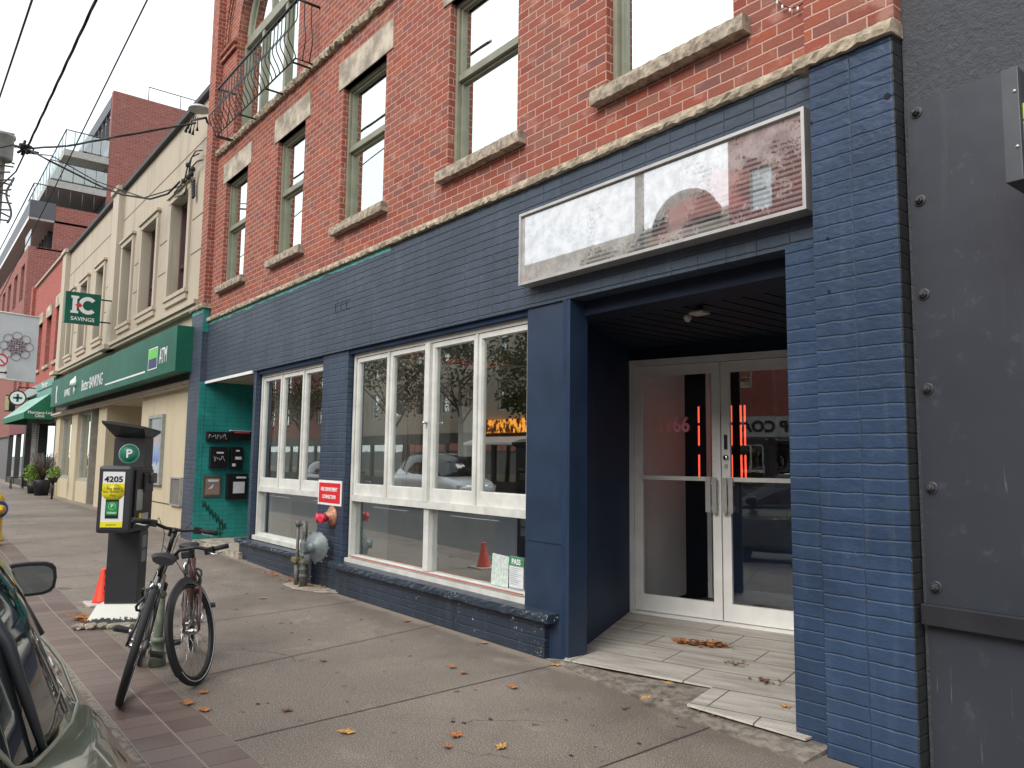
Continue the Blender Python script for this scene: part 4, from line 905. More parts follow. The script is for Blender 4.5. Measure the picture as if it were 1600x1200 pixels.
mb = MB(); mb.box(-34.8, -30.6, -.04, 0, 4.0, 4.26); mb.box(-34.5, -30.6, -.05, 0, 3.6, 3.92); mb.build('fascia_panel', plain('fascia_green', (.10, .28, .22), .5), K3)
text('Pharmacy', .30, WTXT, K3, (-32.6, -.055, 4.13), sx=1.2)
mb = MB(); mb.box(-35.5, -30.5, .12, .5, 2.75, 3.95); mb.box(-30.6, -30.5, .1, .5, 0, 3.95); MB().box(-38.8, -38.2, .1, .5, 0, 3.95).build('post', plain('shopfront_dark', (.05, .045, .045), .6), K3); mb.build('shopfront', plain('shopfront_dark', (.05, .045, .045), .6), K3)
mb = MB(); mb.box(-34.4, -30.6, .25, .26, .5, 2.75); f = mb.build('shop_window', glass('pharm_glass', .4, .9), K3)
mb = MB(); mb.box(-38.8, -30.5, 2.5, 2.6, 0, 3); mb.build('interior_wall', plain('pharm_interior', (.30, .27, .18), .8), K3)
mb = MB(); mb.box(-34.5, -34.4, .1, .4, .2, 2.75); mb.box(-34.4, -30.6, .2, .4, .2, .5); mb.build('window_frame', BLK, K3)
mb = MB()
for k in range(26):
    z = .35 + k * .095; mb.box(-36.0, -34.9, .08, .10, z, z + .02)
for k in range(5): x = -36.0 + k * .27; mb.box(x, x + .02, .07, .11, .3, 2.8)
mb.build('folding_gate', ALU, K3); mb = MB(); mb.box(-38.2, -34.9, .3, .35, .2, 2.9); mb.build('door', plain('shopfront_dark', (.05, .045, .045), .6), K3)
t = thing('shop_awning', 'sloping green awning with white lettering over the pharmacy', 'awning', (-34.3, -.4, 2.6))
A = [(.08, 3.84), (-.80, 3.02), (-.80, 2.80), (.08, 2.80)]
mb = MB(); 
for X in (-31.0, -37.8): mb.face([(X, y, z) for y, z in A])
mb.face([(-37.8, -.8, 2.8), (-31, -.8, 2.8), (-31, -.8, 3.02), (-37.8, -.8, 3.02)]); mb.build('side_panel', GRNA, t)
mb = MB(); mb.face([(-37.8, -.8, 3.02), (-31, -.8, 3.02), (-31, .08, 3.84), (-37.8, .08, 3.84)]); mb.build('sloped_top', AWNT, t)
text('Pharmacy-Led\nClinic', .135, WTXT, t, (-30.99, -.33, 2.965), FACE_PX, .001, sx=.95, bold=.003)
t = thing('cross_sign', 'round white sign with a dark cross above the awning', 'sign', (-36, -.9, 3.4))
c = atX(27, 622, -35.5); mb = MB(); mb.lathe([(.0, 0), (.30, 0), (.30, .1), (.0, .1)], c, (1, 0, 0), 24, False); mb.build('disc', BLK, t)
mb = MB(); mb.lathe([(.0, .1), (.25, .101), (.25, .11), (0, .11)], c, (1, 0, 0), 24, False); mb.build('face', WTXT, t)
mb = MB(); X = c.x + .115; mb.box(X - .005, X, c.y - .04, c.y + .04, c.z - .15, c.z + .15); mb.box(X - .005, X, c.y - .15, c.y + .15, c.z - .04, c.z + .04); mb.build('cross', plain('cross_teal', (.02, .10, .09), .5), t)
MB().tube([(c.x + .05, c.y, c.z + .3), (c.x + .05, c.y, c.z + .42), (c.x + .05, .1, c.z + .42)], .025, 6).build('bracket', BLK, t)
t = thing('flag_sign', 'narrow yellow and black vertical sign at the far left shop', 'sign', (-37.5, -.7, 2.6))
c = atX(13, 630, -38.5); MB().box(c.x, c.x + .06, c.y - .12, c.y + .25, c.z - .35, c.z + .35).build('panel', BLK, t); MB().box(c.x + .06, c.x + .065, c.y - .12, c.y + .02, c.z - .3, c.z + .3).build('stripe', plain('pale_yellow', (.6, .55, .3), .6), t)
# further shops
def simple_building(name, label, x0, x1, y, z1, mat, rows, cols, wmat, low=None, group=None, ww=1.0, wh=1.6, first=4.6, step=3.2, y1=None, street=1, frame=None):
    t = thing(name, label, 'building', ((x0 + x1) / 2, y, 0), group=group)
    sgn_ = 1 if street > 0 else -1
    ya, yb_ = (y, y + .3) if street > 0 else (y, y - .3)
    cw = (x1 - x0) / cols; hs = []
    for r in range(rows):
        for c in range(cols):
            xc_ = x0 + cw * (c + .5); za = first + r * step
            if za + wh < z1: hs.append((xc_ - ww / 2, xc_ + ww / 2, za, za + wh))
    mb = MB(); wall_holes(mb, x0, x1, 3.1 if low else 0, z1, ya, yb_, hs)
    mb.box(x0, x1, yb_, yb_ + sgn_ * 8, z1 - .3, z1 - .1); mb.box(x0, x0 + .2, yb_, yb_ + sgn_ * 8, 0, z1 - .3); mb.box(x1 - .2, x1, yb_, yb_ + sgn_ * 8, 0, z1 - .3); mb.box(x0 + .2, x1 - .2, ya + sgn_ * 3, ya + sgn_ * 3.1, 0, z1 - .3)
    mb.build('wall', mat, t)
    for a, b, c, d in hs:
        yy = ya + sgn_ * .12
        mb = MB(); frame_box(mb, a, b, c, d, min(yy, yy + sgn_ * .08), max(yy, yy + sgn_ * .08), .07); mb.box(a + .07, b - .07, min(yy, yy + sgn_ * .08), max(yy, yy + sgn_ * .08), (c + d) / 2 - .03, (c + d) / 2 + .03)
        f = mb.build('window', frame or FRAMED, t); MB().box(a + .06, b - .06, yy + sgn_ * .04, yy + sgn_ * .045, c + .05, d - .05).build('pane', wmat, f)
    if low:
        mb = MB(); mb.box(x0, x1, ya, yb_, 2.5, 3.1); mb.build('shop_fascia', low, t)
        mb = MB(); n = max(2, int((x1 - x0) / 2.2)); q = (x1 - x0) / n
        for k in range(n + 1): mb.box(max(x0, x0 + q * k - .12), min(x1, x0 + q * k + .12), ya, ya + sgn_ * .2, 0, 2.5)
        mb.box(x0 + .12, x1 - .12, ya + sgn_ * .03, ya + sgn_ * .2, 0, .5); mb.build('shopfront', plain('shopfront_dark', (.05, .045, .045), .6), t)
        MB().box(x0 + .12, x1 - .12, ya + sgn_ * .1, ya + sgn_ * .105, .5, 2.5).build('shop_window', wmat, t)
    return t
simple_building('corner_shop', 'low pale brick shop between the red shop and the apartment block', -45, -38.9, .15, 7.6, RBF, 1, 3, MATS['bank_glass'], plain('fascia_maroon', (.16, .03, .03), .6), ww=1.1)

# ------------------------------------------------------------------ mid-rise condo far left
K4 = thing('apartment_block', 'brown brick mid-rise apartment block with stepped glass balconies', 'building', (-55, 4, 0))
WBAL = plain('balcony_concrete', (.36, .36, .33), .8); CG = glass('condo_glass', .55, .8); GR = plain('condo_grey', (.07, .075, .085), .5)
mb = MB(); mb.box(-120, -45, .5, .8, 0, 2.5); mb.build('shopfront', plain('condo_shopfront', (.10, .10, .10), .5), K4)
# lower mass with street windows
hs = [(-45.0 - 3.0 * k - 2.4, -45.0 - 3.0 * k - .9, z, z + 1.9) for k in range(10) for z in (6.6, 9.5)]
mb = MB(); wall_holes(mb, -76, -45, 2.5, 12.1, .36, .7, hs); mb.box(-45.2, -45, .7, 22, 0, 12.1); mb.box(-76, -45, .7, 14, 12.0, 12.09); mb.build('lower_wall', RBF, K4)
for a, b, c, d in hs:
    mb = MB(); frame_box(mb, a, b, c, d, .5, .6, .08); mb.box((a + b) / 2 - .03, (a + b) / 2 + .03, .5, .58, c, d); f = mb.build('window', GR, K4); MB().box(a, b, .55, .56, c, d).build('pane', CG, f)
mb = MB(); mb.box(-76, -45, 1.42, 22, 12.1, 12.11); mb.box(-45.2, -45.0, 1.40, 22, 12.1, 14.4); mb.build('middle_wall', RBF, K4)
mb = MB(); mb.box(-76, -47, 1.42, 1.5, 12.15, 14.3); f = mb.build('middle_glazing', CG, K4)
mb = MB()
for k in range(28): mb.box(-47 - k * 1.05, -46.93 - k * 1.05, 1.36, 1.44, 12.15, 14.3)
mb.box(-47.05, -46.9, 1.4, 3, 12.1, 14.3); mb.build('middle_mullion', GR, K4)
mb = MB(); mb.box(-76, -45.0, .30, 3.2, 13.5, 13.62); mb.build('terrace_soffit', WBAL, K4)
mb = MB(); mb.box(-76, -44.98, .28, 1.42, 13.62, 14.5); mb.build('terrace_fascia', GR, K4)
mb = MB(); mb.box(-76, -45, .26, .28, 13.44, 13.62); mb.build('white_edge', WHITE, K4)
mb = MB(); mb.box(-45.4, -45, 3.72, 24, 14.4, 21.4); mb.box(-76, -45.4, 4.6, 5, 14.4, 21.4); mb.box(-60, -45.4, 5, 24, 21.0, 21.3); mb.build('upper_wall', RBF, K4)
for z in (15.5, 18.0):
    mb = MB(); mb.box(-70, -45.2, 3.9 if z > 16 else 3.8, 4.6, z + .3, z + 2.4); mb.build('upper_glazing', CG, K4)
mb = MB()
for z in (15.8, 18.3):
    for k in range(14): x = -45.5 - k * 1.1; mb.box(x - .06, x, 3.74, 3.9, z, z + 2.2)
mb.box(-70, -45.3, 3.70, 3.9, 17.7, 18.3); mb.box(-70, -45.3, 3.7, 3.9, 20.5, 21.2); mb.box(-70, -45.3, 3.70, 3.9, 14.4, 15.8); mb.build('upper_mullion', GR, K4)
GB = glass('balcony_glass', .25, .5, tint=(.8, .88, .86))
def balc(x0_, x1_, y0_, y1_, z, nm='balcony'):
    mb = MB(); mb.box(x0_, x1_, y0_, y1_, z - .35, z); f = mb.build(nm, WBAL, K4)
    mb = MB(); pts = [(x1_ - .05, y1_, z + 1.05), (x1_ - .05, y0_ + .05, z + 1.05), (x0_, y0_ + .05, z + 1.05)]; mb.tube(pts, .035, 5)
    n = 5
    for k in range(n + 1): y = y0_ + .05 + (y1_ - y0_ - .05) * k / n; mb.tube([(x1_ - .05, y, z), (x1_ - .05, y, z + 1.05)], .02, 4)
    for k in range(8): x = x1_ - .05 - 1.1 * k; mb.tube([(x, y0_ + .05, z), (x, y0_ + .05, z + 1.05)], .02, 4)
    mb.build('railing', GR, f)
    mb = MB(); mb.box(x1_ - .06, x1_ - .05, y0_ + .1, y1_, z + .1, z + .98); mb.box(x0_, x1_ - .1, y0_ + .045, y0_ + .055, z + .1, z + .98); mb.build('glass_panel', GB, f)
balc(-53.5, -45.0, 1.6, 3.71, 17.55); balc(-53.5, -45.0, .98, 3.71, 15.75)
mb = MB(); 
mb.tube([(-45.05, 3.7, 15.4), (-45.05, .4, 15.4), (-70, .4, 15.4)], .035, 5)
for k in range(7): y = .4 + k * .55; mb.tube([(-45.05, y, 14.5), (-45.05, y, 15.4)], .02, 4)
mb.build('terrace_railing', GR, K4)
mb = MB(); mb.tube([(-45.1, 5.5, 22.2), (-45.1, 18, 22.2)], .03, 4); 
for k in range(8): y = 5.5 + k * 1.7; mb.tube([(-45.1, y, 21.3), (-45.1, y, 22.2)], .025, 4)
mb.build('roof_railing', GR, K4)
MB().box(-47.2, -45.1, .42, .45, 12.1, 13.0).build('glass_panel', GB, K4)

# ------------------------------------------------------------------ pole, banner, wires
pl = thing('utility_pole', 'weathered grey utility pole with cable coils at the left edge', 'utility pole', (-20, -2.86, 0))
pc = atX(-5, 240, -20); yy0 = pc.y; ptop_z = atX(4, 216, -20).z
mb = MB(); mb.tube([(-20, yy0, .1), (-20, yy0, ptop_z)], [.19, .17], 14); mb.build('pole', plain('pole_wood', (.18, .165, .14), .9, var=.25, scale=12, bmp=.4, bscale=40), pl)
ptop = atX(4, 212, -20); pbt = atX(4, 330, -20)
mb = MB(); mb.lathe([(.22, 0), (.24, .05), (.24, .5), (.27, .52), (.27, .58), (.1, .62)], (-19.9, ptop.y - .02, ptop.z - .6), (0, 0, 1), 18); mb.build('can', plain('can_grey', (.25, .26, .25), .5), pl)
mb = MB(); rnd = random.Random(3)
for k in range(16):
    z = pbt.z - .2 + k * .13; mb.tube([(-19.85, yy0 - .2, z), (-19.8, yy0 + .05, z + rnd.uniform(-.1, .1)), (-19.9, yy0 + .26 + rnd.random() * .08, z + rnd.uniform(-.06, .06))], .02, 5)
mb.tube([(-19.8, yy0 + .28 + .06 * math.sin(a_ * .5), pbt.z - .3 + .07 * a_) for a_ in range(16)], .025, 5)
mb.build('cable_coil', plain('cable_grey', (.10, .10, .10), .7), pl)
t = thing('street_banner', 'white street banner with a line-drawn rosette hanging from the pole', 'banner', (-20, -2.2, 3.2))
a, b2, c2, d2 = atX(-30, 483, -19.9), atX(62, 497, -19.9), atX(55, 598, -19.9), atX(-30, 588, -19.9)
mb = MB(); mb.prism([a, b2, c2, d2], (-.01, 0, 0)); mb.build('cloth', plain('banner_cloth', (.55, .58, .60), .8, var=.06, scale=3), t)
MB().tube([a + Vector((0, 0, .01)), b2 + Vector((0, 0, .01))], .018, 6).build('rod', WHITE, t); MB().tube([d2, c2], .018, 6).build('rod', WHITE, t)
mb = MB(); ctr = atX(26, 541, -19.89); rr = abs(atX(52, 541, -19.89).y - ctr.y)
for k in range(8):
    a_ = k * math.pi / 4; q = ctr + Vector((0, math.cos(a_), math.sin(a_))) * rr * .72
    mb.tube([q + Vector((0, math.cos(j * math.pi / 10), math.sin(j * math.pi / 10))) * rr * .30 for j in range(20)], .0045, 4, closed=True)
    q2 = ctr + Vector((0, math.cos(a_ + .39), math.sin(a_ + .39))) * rr * .38
    mb.tube([q2 + Vector((0, math.cos(j * math.pi / 7), math.sin(j * math.pi / 7))) * rr * .22 for j in range(14)], .0045, 4, closed=True)
for k in range(-2, 3):
    mb.box(ctr.x, ctr.x + .003, ctr.y + k * .05 - .003, ctr.y + k * .05 + .003, ctr.z - .12, ctr.z + .12); mb.box(ctr.x, ctr.x + .003, ctr.y - .12, ctr.y + .12, ctr.z + k * .05 - .003, ctr.z + k * .05 + .003)
mb.build('rosette', plain('rosette_maroon', (.16, .05, .08), .7), t)
t = thing('no_parking_sign', 'white no parking sign with red circle and arrow on the pole', 'sign', (-19.6, -2.6, 3.3))
a, b2, c2 = atX(-26, 553, -19.5), atX(12, 555, -19.5), atX(12, 592, -19.5)
MB().box(-19.52, -19.50, a.y, b2.y, c2.z, b2.z, .003).build('plate', WTXT, t)
q = atX(1, 562, -19.495); mb = MB(); mb.tube([q + Vector((0, math.cos(j * math.pi / 12), math.sin(j * math.pi / 12))) * .12 for j in range(24)], .016, 5, closed=True); mb.tube([q + Vector((0, -.08, .08)), q + Vector((0, .08, -.08))], .012, 5); mb.build('red_circle', RTXT, t)
q = atX(5, 582, -19.495); mb = MB(); mb.box(q.x - .002, q.x + .002, q.y - .2, q.y + .03, q.z - .012, q.z + .012); mb.prism([(q.x, q.y + .03, q.z - .035), (q.x, q.y + .08, q.z), (q.x, q.y + .03, q.z + .035)], (.003, 0, 0)); mb.build('arrow', BLK, t)
t = thing('street_lamp_pole', 'plain sign post behind the banner', 'post', (-19.6, -2.7, 0)) if False else None
WB = plain('wire_black', (.015, .015, .016), .7)
kn = atX(42, 232, -19.0)
def wire(name, label, P, r, sag=0, n=18, grp=None):
    P = [Vector(p) for p in P]; pts = []
    for A_, B_ in zip(P, P[1:]):
        for i in range(n): tt = i / n; p = A_.lerp(B_, tt); p.z -= sag * 4 * tt * (1 - tt); pts.append(p)
    pts.append(P[-1]); o = MB().tube(pts, r, 6).build(name, WB); rebase(o)
    return tag(o, label, 'cable', grp)
def twisted(name, label, P, r, sag=0, n=40):
    P = [Vector(p) for p in P]; mb = MB()
    for ph in (0, 2.1, 4.2):
        pts = []
        for A_, B_ in zip(P, P[1:]):
            for i in range(n): tt = i / n; p = A_.lerp(B_, tt); p.z -= sag * 4 * tt * (1 - tt); L_ = (B_ - A_).length * tt; pts.append(p + Vector((0, math.cos(L_ * 2.2 + ph), math.sin(L_ * 2.2 + ph))) * r)
        pts.append(P[-1]); mb.tube(pts, r * .9, 5)
    o = mb.build(name, WB); rebase(o); return tag(o, label, 'cable')
d3 = ray(150, 0); tt = None
e3 = atY(150, 0, kn.y + .05); far = kn + (e3 - kn) * 1.4
twisted('overhead_cable', 'thick twisted overhead cable rising right from the black cable knot', [far, kn], .013)
p0, p1 = atY(0, 150, kn.y - .25), atY(50, 0, kn.y - .25); wire('overhead_cable', 'thick black overhead cable crossing the top left corner', [p0 + (p0 - p1) * 1.0, p1 + (p1 - p0) * .5], .022)
p0, p1 = atY(104, 256, kn.y + .35), atY(230, 0, kn.y + .35); p2 = atY(43, 378, kn.y + .35)
wire('overhead_cable', 'single thin overhead wire passing right of the cable knot', [p2 + (p2 - p0) * 1.5, p2, p0, p1, p1 + (p1 - p0) * .4], .010)
b0 = atY(322, 183, -.1)
q0, q1, q2_, q3 = kn, atY(181, 214, -1.4), atY(262, 200, -.5), atY(306, 192, -.18)
twisted('service_cable', 'twisted service cable from the knot to the brick corner bracket', [q0, kn.lerp(q1, .5) + Vector((0, 0, -.06)), q1, q2_, q3], .012)
w_ = [kn, atY(75, 250, -2.2), atY(155, 290, -1.0), atY(190, 304, -.7), atY(235, 311, -.4), atY(262, 303, -.25), atY(281, 284, -.2)]
wire('service_cable', 'sagging black service cable from the knot to the bank wall', w_, .020, n=6)
wire('service_cable', 'lower thin cable looping beside the sagging service cable', [kn + Vector((0, .05, -.1)), atY(80, 243, -2.1), atY(150, 283, -1.05), atY(225, 309, -.45), atY(255, 300, -.2), atY(283, 290, -.1)], .012, n=6)
wire('service_cable', 'cable from the knot out of the left edge, upper', [kn, atX(20, 226, -19.3), atX(-30, 238, -19.9)], .016)
wire('service_cable', 'cable dropping from the knot down to the pole', [kn, atX(25, 268, -19.6), atX(-20, 310, -19.9)], .016)
t = thing('cable_knot', 'tangled black cable splice hanging in front of the sky', 'cable', kn); mb = MB(); rnd = random.Random(9)
for k in range(14):
    a_ = Vector((rnd.uniform(-.1, .1), rnd.uniform(-.16, .16), rnd.uniform(-.14, .14))); b_ = Vector((rnd.uniform(-.1, .1), rnd.uniform(-.16, .16), rnd.uniform(-.14, .14))); mb.tube([kn + a_, kn + b_ * .6, kn - a_ * .5 + b_], .03, 6)
mb.build('splice', WB, t)
t = thing('cable_bracket', 'bracket with pale lamp cap and hanging cable ends on brick corner', 'cable bracket', atY(306, 190, -.15)); c = atY(311, 172, -.2)
mb = MB(); mb.lathe([(.19, 0), (.16, .05), (.08, .08), (0, .085)], c, (0, 0, 1), 20); mb.build('lamp_cap', plain('lamp_cap', (.5, .52, .53), .4), t)
mb = MB(); mb.tube([atY(300, 188, -.2), atY(322, 184, -.2), atY(324, 192, -.12)], .02, 6)
for u, v, u2, v2 in ((300, 178, 290, 206), (303, 180, 296, 208), (306, 182, 301, 211), (309, 184, 308, 204), (304, 182, 293, 200)): a_, b_ = atY(u, v, -.2), atY(u2, v2, -.2); mb.tube([a_, a_.lerp(b_, .7), b_], [.008, .01, .03], 6)
mb.build('cable_end', WB, t)
t = thing('weatherhead', 'black insulators and looping wires on the bank wall corner', 'insulator', atY(300, 295, 0)); mb = MB()
for k in range(6): c = atY(304, 285 + k * 4.5, .05); mb.lathe([(.05, 0), (.06, .02), (.03, .05)], c, (0, -1, .3), 8)
mb.build('insulator', WB, t); mb = MB()
for P in (((288, 283), (293, 262), (300, 245), (311, 240)), ((291, 284), (299, 262), (308, 252), (316, 250)), ((295, 275), (296, 262), (299, 247), (306, 236), (316, 235)), ((286, 284), (280, 292), (272, 302)), ((292, 290), (290, 298), (288, 304), (274, 308))):
    mb.tube([atY(u, v, -.02) for u, v in P], .014, 5)
for u, v in ((287, 283), (294, 277), (299, 272), (301, 264), (294, 258)): mb.lathe([(.0, -.05), (.04, -.04), (.05, .0), (.04, .04), (0, .05)], atY(u, v, -.03), (0, 0, 1), 8)
mb.build('loop_wire', WB, t)
p0, p1 = atY(0 + 195, 352, .09), atY(318, 234, .09)
# ------------------------------------------------------------------ parking kiosk
KM = plain('kiosk_charcoal', (.030, .031, .035), .42, .1, var=.08)
kk = thing('parking_meter', 'tall charcoal parking pay station with solar panel and yellow instruction sticker', 'parking meter', (-8.05, -2.40, 0), (0, 0, R_(58)))
L = dict(parent=kk, local=True)
def lb(name, mat, *boxes, bev=0, parent=None):
    mb = MB()
    for q in boxes: mb.box(*q, bev)
    return mb.build(name, mat, parent or kk, local=True)
lb('pedestal', KM, (-.145, .145, 0, .22, .17, .84), bev=.008)
lb('column', KM, (-.145, .145, 0, .22, .842, 1.735), bev=.012)
lb('cabinet', KM, (-.130, .160, -.35, .218, .82, 1.43), bev=.03)
mb = MB(); T = [(-.19, -.20, 1.86), (.19, -.20, 1.81), (.19, .27, 1.785), (-.19, .27, 1.84)]; Bt = [(-.14, .0, 1.735), (.14, .0, 1.735), (.14, .22, 1.735), (-.14, .22, 1.735)]
T2 = [(x, y, z + .022) for x, y, z in T]
for i in range(4): j = (i + 1) % 4; mb.face([T[i], T[j], T2[j], T2[i]]); mb.face([Bt[i], Bt[j], T[j], T[i]])
mb.face(T2); mb.build('solar_head', KM, kk, local=True)
mb = MB(); mb.face([(x * .92, y * .92, z + .024) for x, y, z in T]); mb.build('solar_panel', plain('solar_blue', (.05, .055, .07), .15, .2), kk, local=True)
mb = MB(); mb.box(-.02, .02, .03, .05, 1.70, 1.73); mb.build('panel_neck', BLK, kk, local=True)
st = lb('instruction_sticker', plain('sticker_white', (.72, .72, .72), .4, var=.02), (-.115, .075, -.3545, -.350, .875, 1.375))
YL = plain('sticker_yellow', (.78, .68, .02), .4, var=.02); TG = plain('sticker_green', (.01, .25, .06), .4, var=.03); LG = plain('logo_green_teal', (.03, .20, .13), .4)
mb = MB(); mb.lathe([(0, 0), (.098, 0), (.098, .002), (0, .002)], (0, 0, 0), (0, -1, 0), 28); ob_ = mb.build('yellow_disc', YL, st, local=True); ob_.data.transform(Matrix.Translation((-.02, -.3545, 1.19)) @ Matrix.Scale(.78, 4, (0, 0, 1)))
lb('yellow_band', YL, (-.115, .075, -.3565, -.3546, 1.19, 1.27), parent=st); lb('yellow_strip', YL, (-.115, .075, -.3565, -.3546, .876, .925), parent=st)
lb('phone', BLK, (-.078, .036, -.358, -.3546, .955, 1.125), bev=.0015, parent=st); lb('phone_screen', TG, (-.070, .028, -.360, -.3582, .985, 1.105), parent=st)
def ktext(s, size, mat, pos, parent=st, **kw): return text(s, size, mat, parent, pos, FACE_STREET, .0006, world=False, **kw)
ktext('4205', .072, BLK, (-.02, -.3562, 1.305), bold=.0022, sx=1.12); ktext('Licence plate\nrequired to park', .016, BLK, (-.02, -.3562, 1.350)) if False else None
ktext('Pay with\nthe Green P\nApp', .034, plain('text_brown', (.2, .15, .02), .5), (-.02, -.359, 1.195))
ktext('P', .05, WTXT, (-.02, -.3615, 1.065)); ktext('TODAY!', .022, WTXT, (-.02, -.3615, 1.005), bold=.0006); ktext('greenp.com', .018, BLK, (-.02, -.3575, .90))
mb = MB(); mb.tube([(.0 + -.021 + .030 * math.cos(a * .314), -.3606, 1.065 + .030 * math.sin(a * .314)) for a in range(20)], .0012, 4, closed=True); mb.build('badge_ring', WTXT, st, local=True)
mb = MB(); mb.lathe([(0, 0), (.095, 0), (.095, .003), (0, .003)], (0, 0, 0), (0, -1, 0), 28); lg = mb.build('logo_badge', WTXT, kk, local=True); lg.data.transform(Matrix.Translation((-.0, -.0005, 1.575)))
mb = MB(); mb.lathe([(0, .003), (.078, .0032), (.078, .005), (0, .005)], (0, 0, 1.575), (0, -1, 0), 28); mb.lathe([(.085, .0032), (.092, .0034), (.092, .0045), (.085, .0046)], (0, 0, 1.575), (0, -1, 0), 28); mb.build('badge_disc', LG, lg, local=True)
ktext('P', .11, WTXT, (0, -.008, 1.575), parent=lg, bold=.003)
# service side (local +x)
lb('payment_bay', BLK, (.168, .176, -.28, .17, .86, 1.39)); lb('coin_unit', BLKP, (.176, .20, -.10, .12, 1.18, 1.36), bev=.008)
lb('card_reader', plain('reader_grey', (.05, .05, .055), .4), (.17, .23, .02, .14, 1.26, 1.36), bev=.02)
lb('screen', plain('screen_grey', (.30, .31, .30), .3), (.176, .180, -.24, -.10, 1.02, 1.21)); lb('service_sticker', plain('service_sticker', (.35, .36, .36), .5), (.176, .1785, -.09, .08, .90, .985)); lb('sticker_patch', YL, (.1785, .1805, -.17, -.11, .885, .99))
lb('plate_decal', plain('decal_grey', (.16, .19, .19), .5), (.145, .147, .06, .17, .68, .80), (.145, .147, .06, .17, .55, .66))
for o_ in kk.children_recursive:
    if o_.name.split('.')[0] in ('cabinet', 'instruction_sticker', 'payment_bay', 'coin_unit', 'card_reader', 'screen', 'service_sticker', 'sticker_patch') or o_.parent == st:
        o_.data.transform(Matrix.Translation((.0 if o_.name.startswith('cab') else (.028 if (o_ == st or o_.parent == st) else 0), 0, .035)))
# base block, painted white and crumbling
blk = thing('kiosk_plinth', 'crumbling white painted concrete plinth under the pay station', 'plinth', (-8.05, -2.40, 0), (0, 0, R_(58)))
def plinthmat():
    m, nt, b = newmat('broken_white_paint'); p = wpos(nt); sp = N(nt, 'ShaderNodeSeparateXYZ'); nt.links.new(p, sp.inputs[0]); n = noise(nt, p, 14, 5, .7)
    v = math_(nt, 'ADD', sp.outputs[2], math_(nt, 'MULTIPLY', math_(nt, 'SUBTRACT', n, .5), .16)); c = mixc(nt, sstep(nt, v, .055, .065), (.03, .03, .03), (.66, .66, .60))
    nt.links.new(c, b.inputs['Base Color']); b.inputs['Roughness'].default_value = .8; bump(nt, b, n, .6, .01); return m
mb = MB()
top = [(-.19, -.04), (.19, -.04), (.19, .26), (-.19, .26)]; bot = [(-.24, -.20), (.22, -.18), (.26, .3), (-.24, .3)]
for i in range(4): j = (i + 1) % 4; mb.face([(*bot[i], 0), (*bot[j], 0), (*top[j], .172), (*top[i], .172)])
mb.face([(*p, .172) for p in top]); mb.build('block', plinthmat(), blk, local=True)
rnd = random.Random(4)
for k in range(5):
    a_ = Vector((-.24 + k * .1, -.27 + rnd.uniform(-.02, .02), .025)); mb = MB(); ret = bmesh.ops.create_icosphere(mb.bm, subdivisions=2, radius=.05)
    for v in ret['verts']: v.co = a_ + Vector((v.co.x * 1.2, v.co.y, v.co.z * .6)) * (1 + rnd.uniform(-.25, .25))
    mb.build('rubble', CONC, blk, local=True)
MB().tube([(.08, -.25, .03), (.26, -.22, .03)], .022, 8).build('broken_pipe', CONC, blk, local=True)
# traffic cone behind the kiosk
ORG = plain('cone_orange', (.85, .06, .025), .5, var=.06)
cp = atZ(160, 944, 0)
def cone(label, loc, lean=0):
    t = thing('traffic_cone', label, 'cone', loc, (0, R_(lean), 0))
    mb = MB(); mb.box(-.16, .16, -.16, .16, 0, .025, .008); mb.build('base', plain('cone_base_pale', (.5, .48, .44), .7, var=.2, scale=20), t, local=True)
    mb = MB(); mb.lathe([(.105, .025), (.092, .05), (.032, .355), (.027, .37), (.018, .37)], (0, 0, 0), (0, 0, 1), 20); mb.build('cone_body', ORG, t, local=True); return t
t = cone('orange traffic cone with black letters standing behind the pay station', (cp.x, cp.y, 0))
for k, s in enumerate('TILT'):
    z = .33 - k * .075; text(s, .07, BLK, t, (.125 - (z) * .21 + .0, -.0, z), FACE_PX @ Matrix.Rotation(R_(-12), 4, 'X'), .001, world=False)
# bollard ring post
gm = plain('post_green_grey', (.16, .19, .14), .6, .2, var=.25, scale=25)
t = thing('bike_post', 'short grey green bicycle post between the two bicycles', 'bike rack', (-6.26, -2.51, 0))
mb = MB(); mb.tube([(0, 0, 0), (0, 0, .52)], .032, 12); mb.lathe([(.06, 0), (.06, .09), (.045, .10), (.045, .17), (.055, .175), (.055, .2), (.03, .21)], (0, 0, 0), (0, 0, 1), 16); mb.build('post', gm, t, local=True)
MB().lathe([(.036, .5), (.04, .51), (.04, .53), (.02, .55), (0, .555)], (0, 0, 0), (0, 0, 1), 12).build('cap', gm, t, local=True)

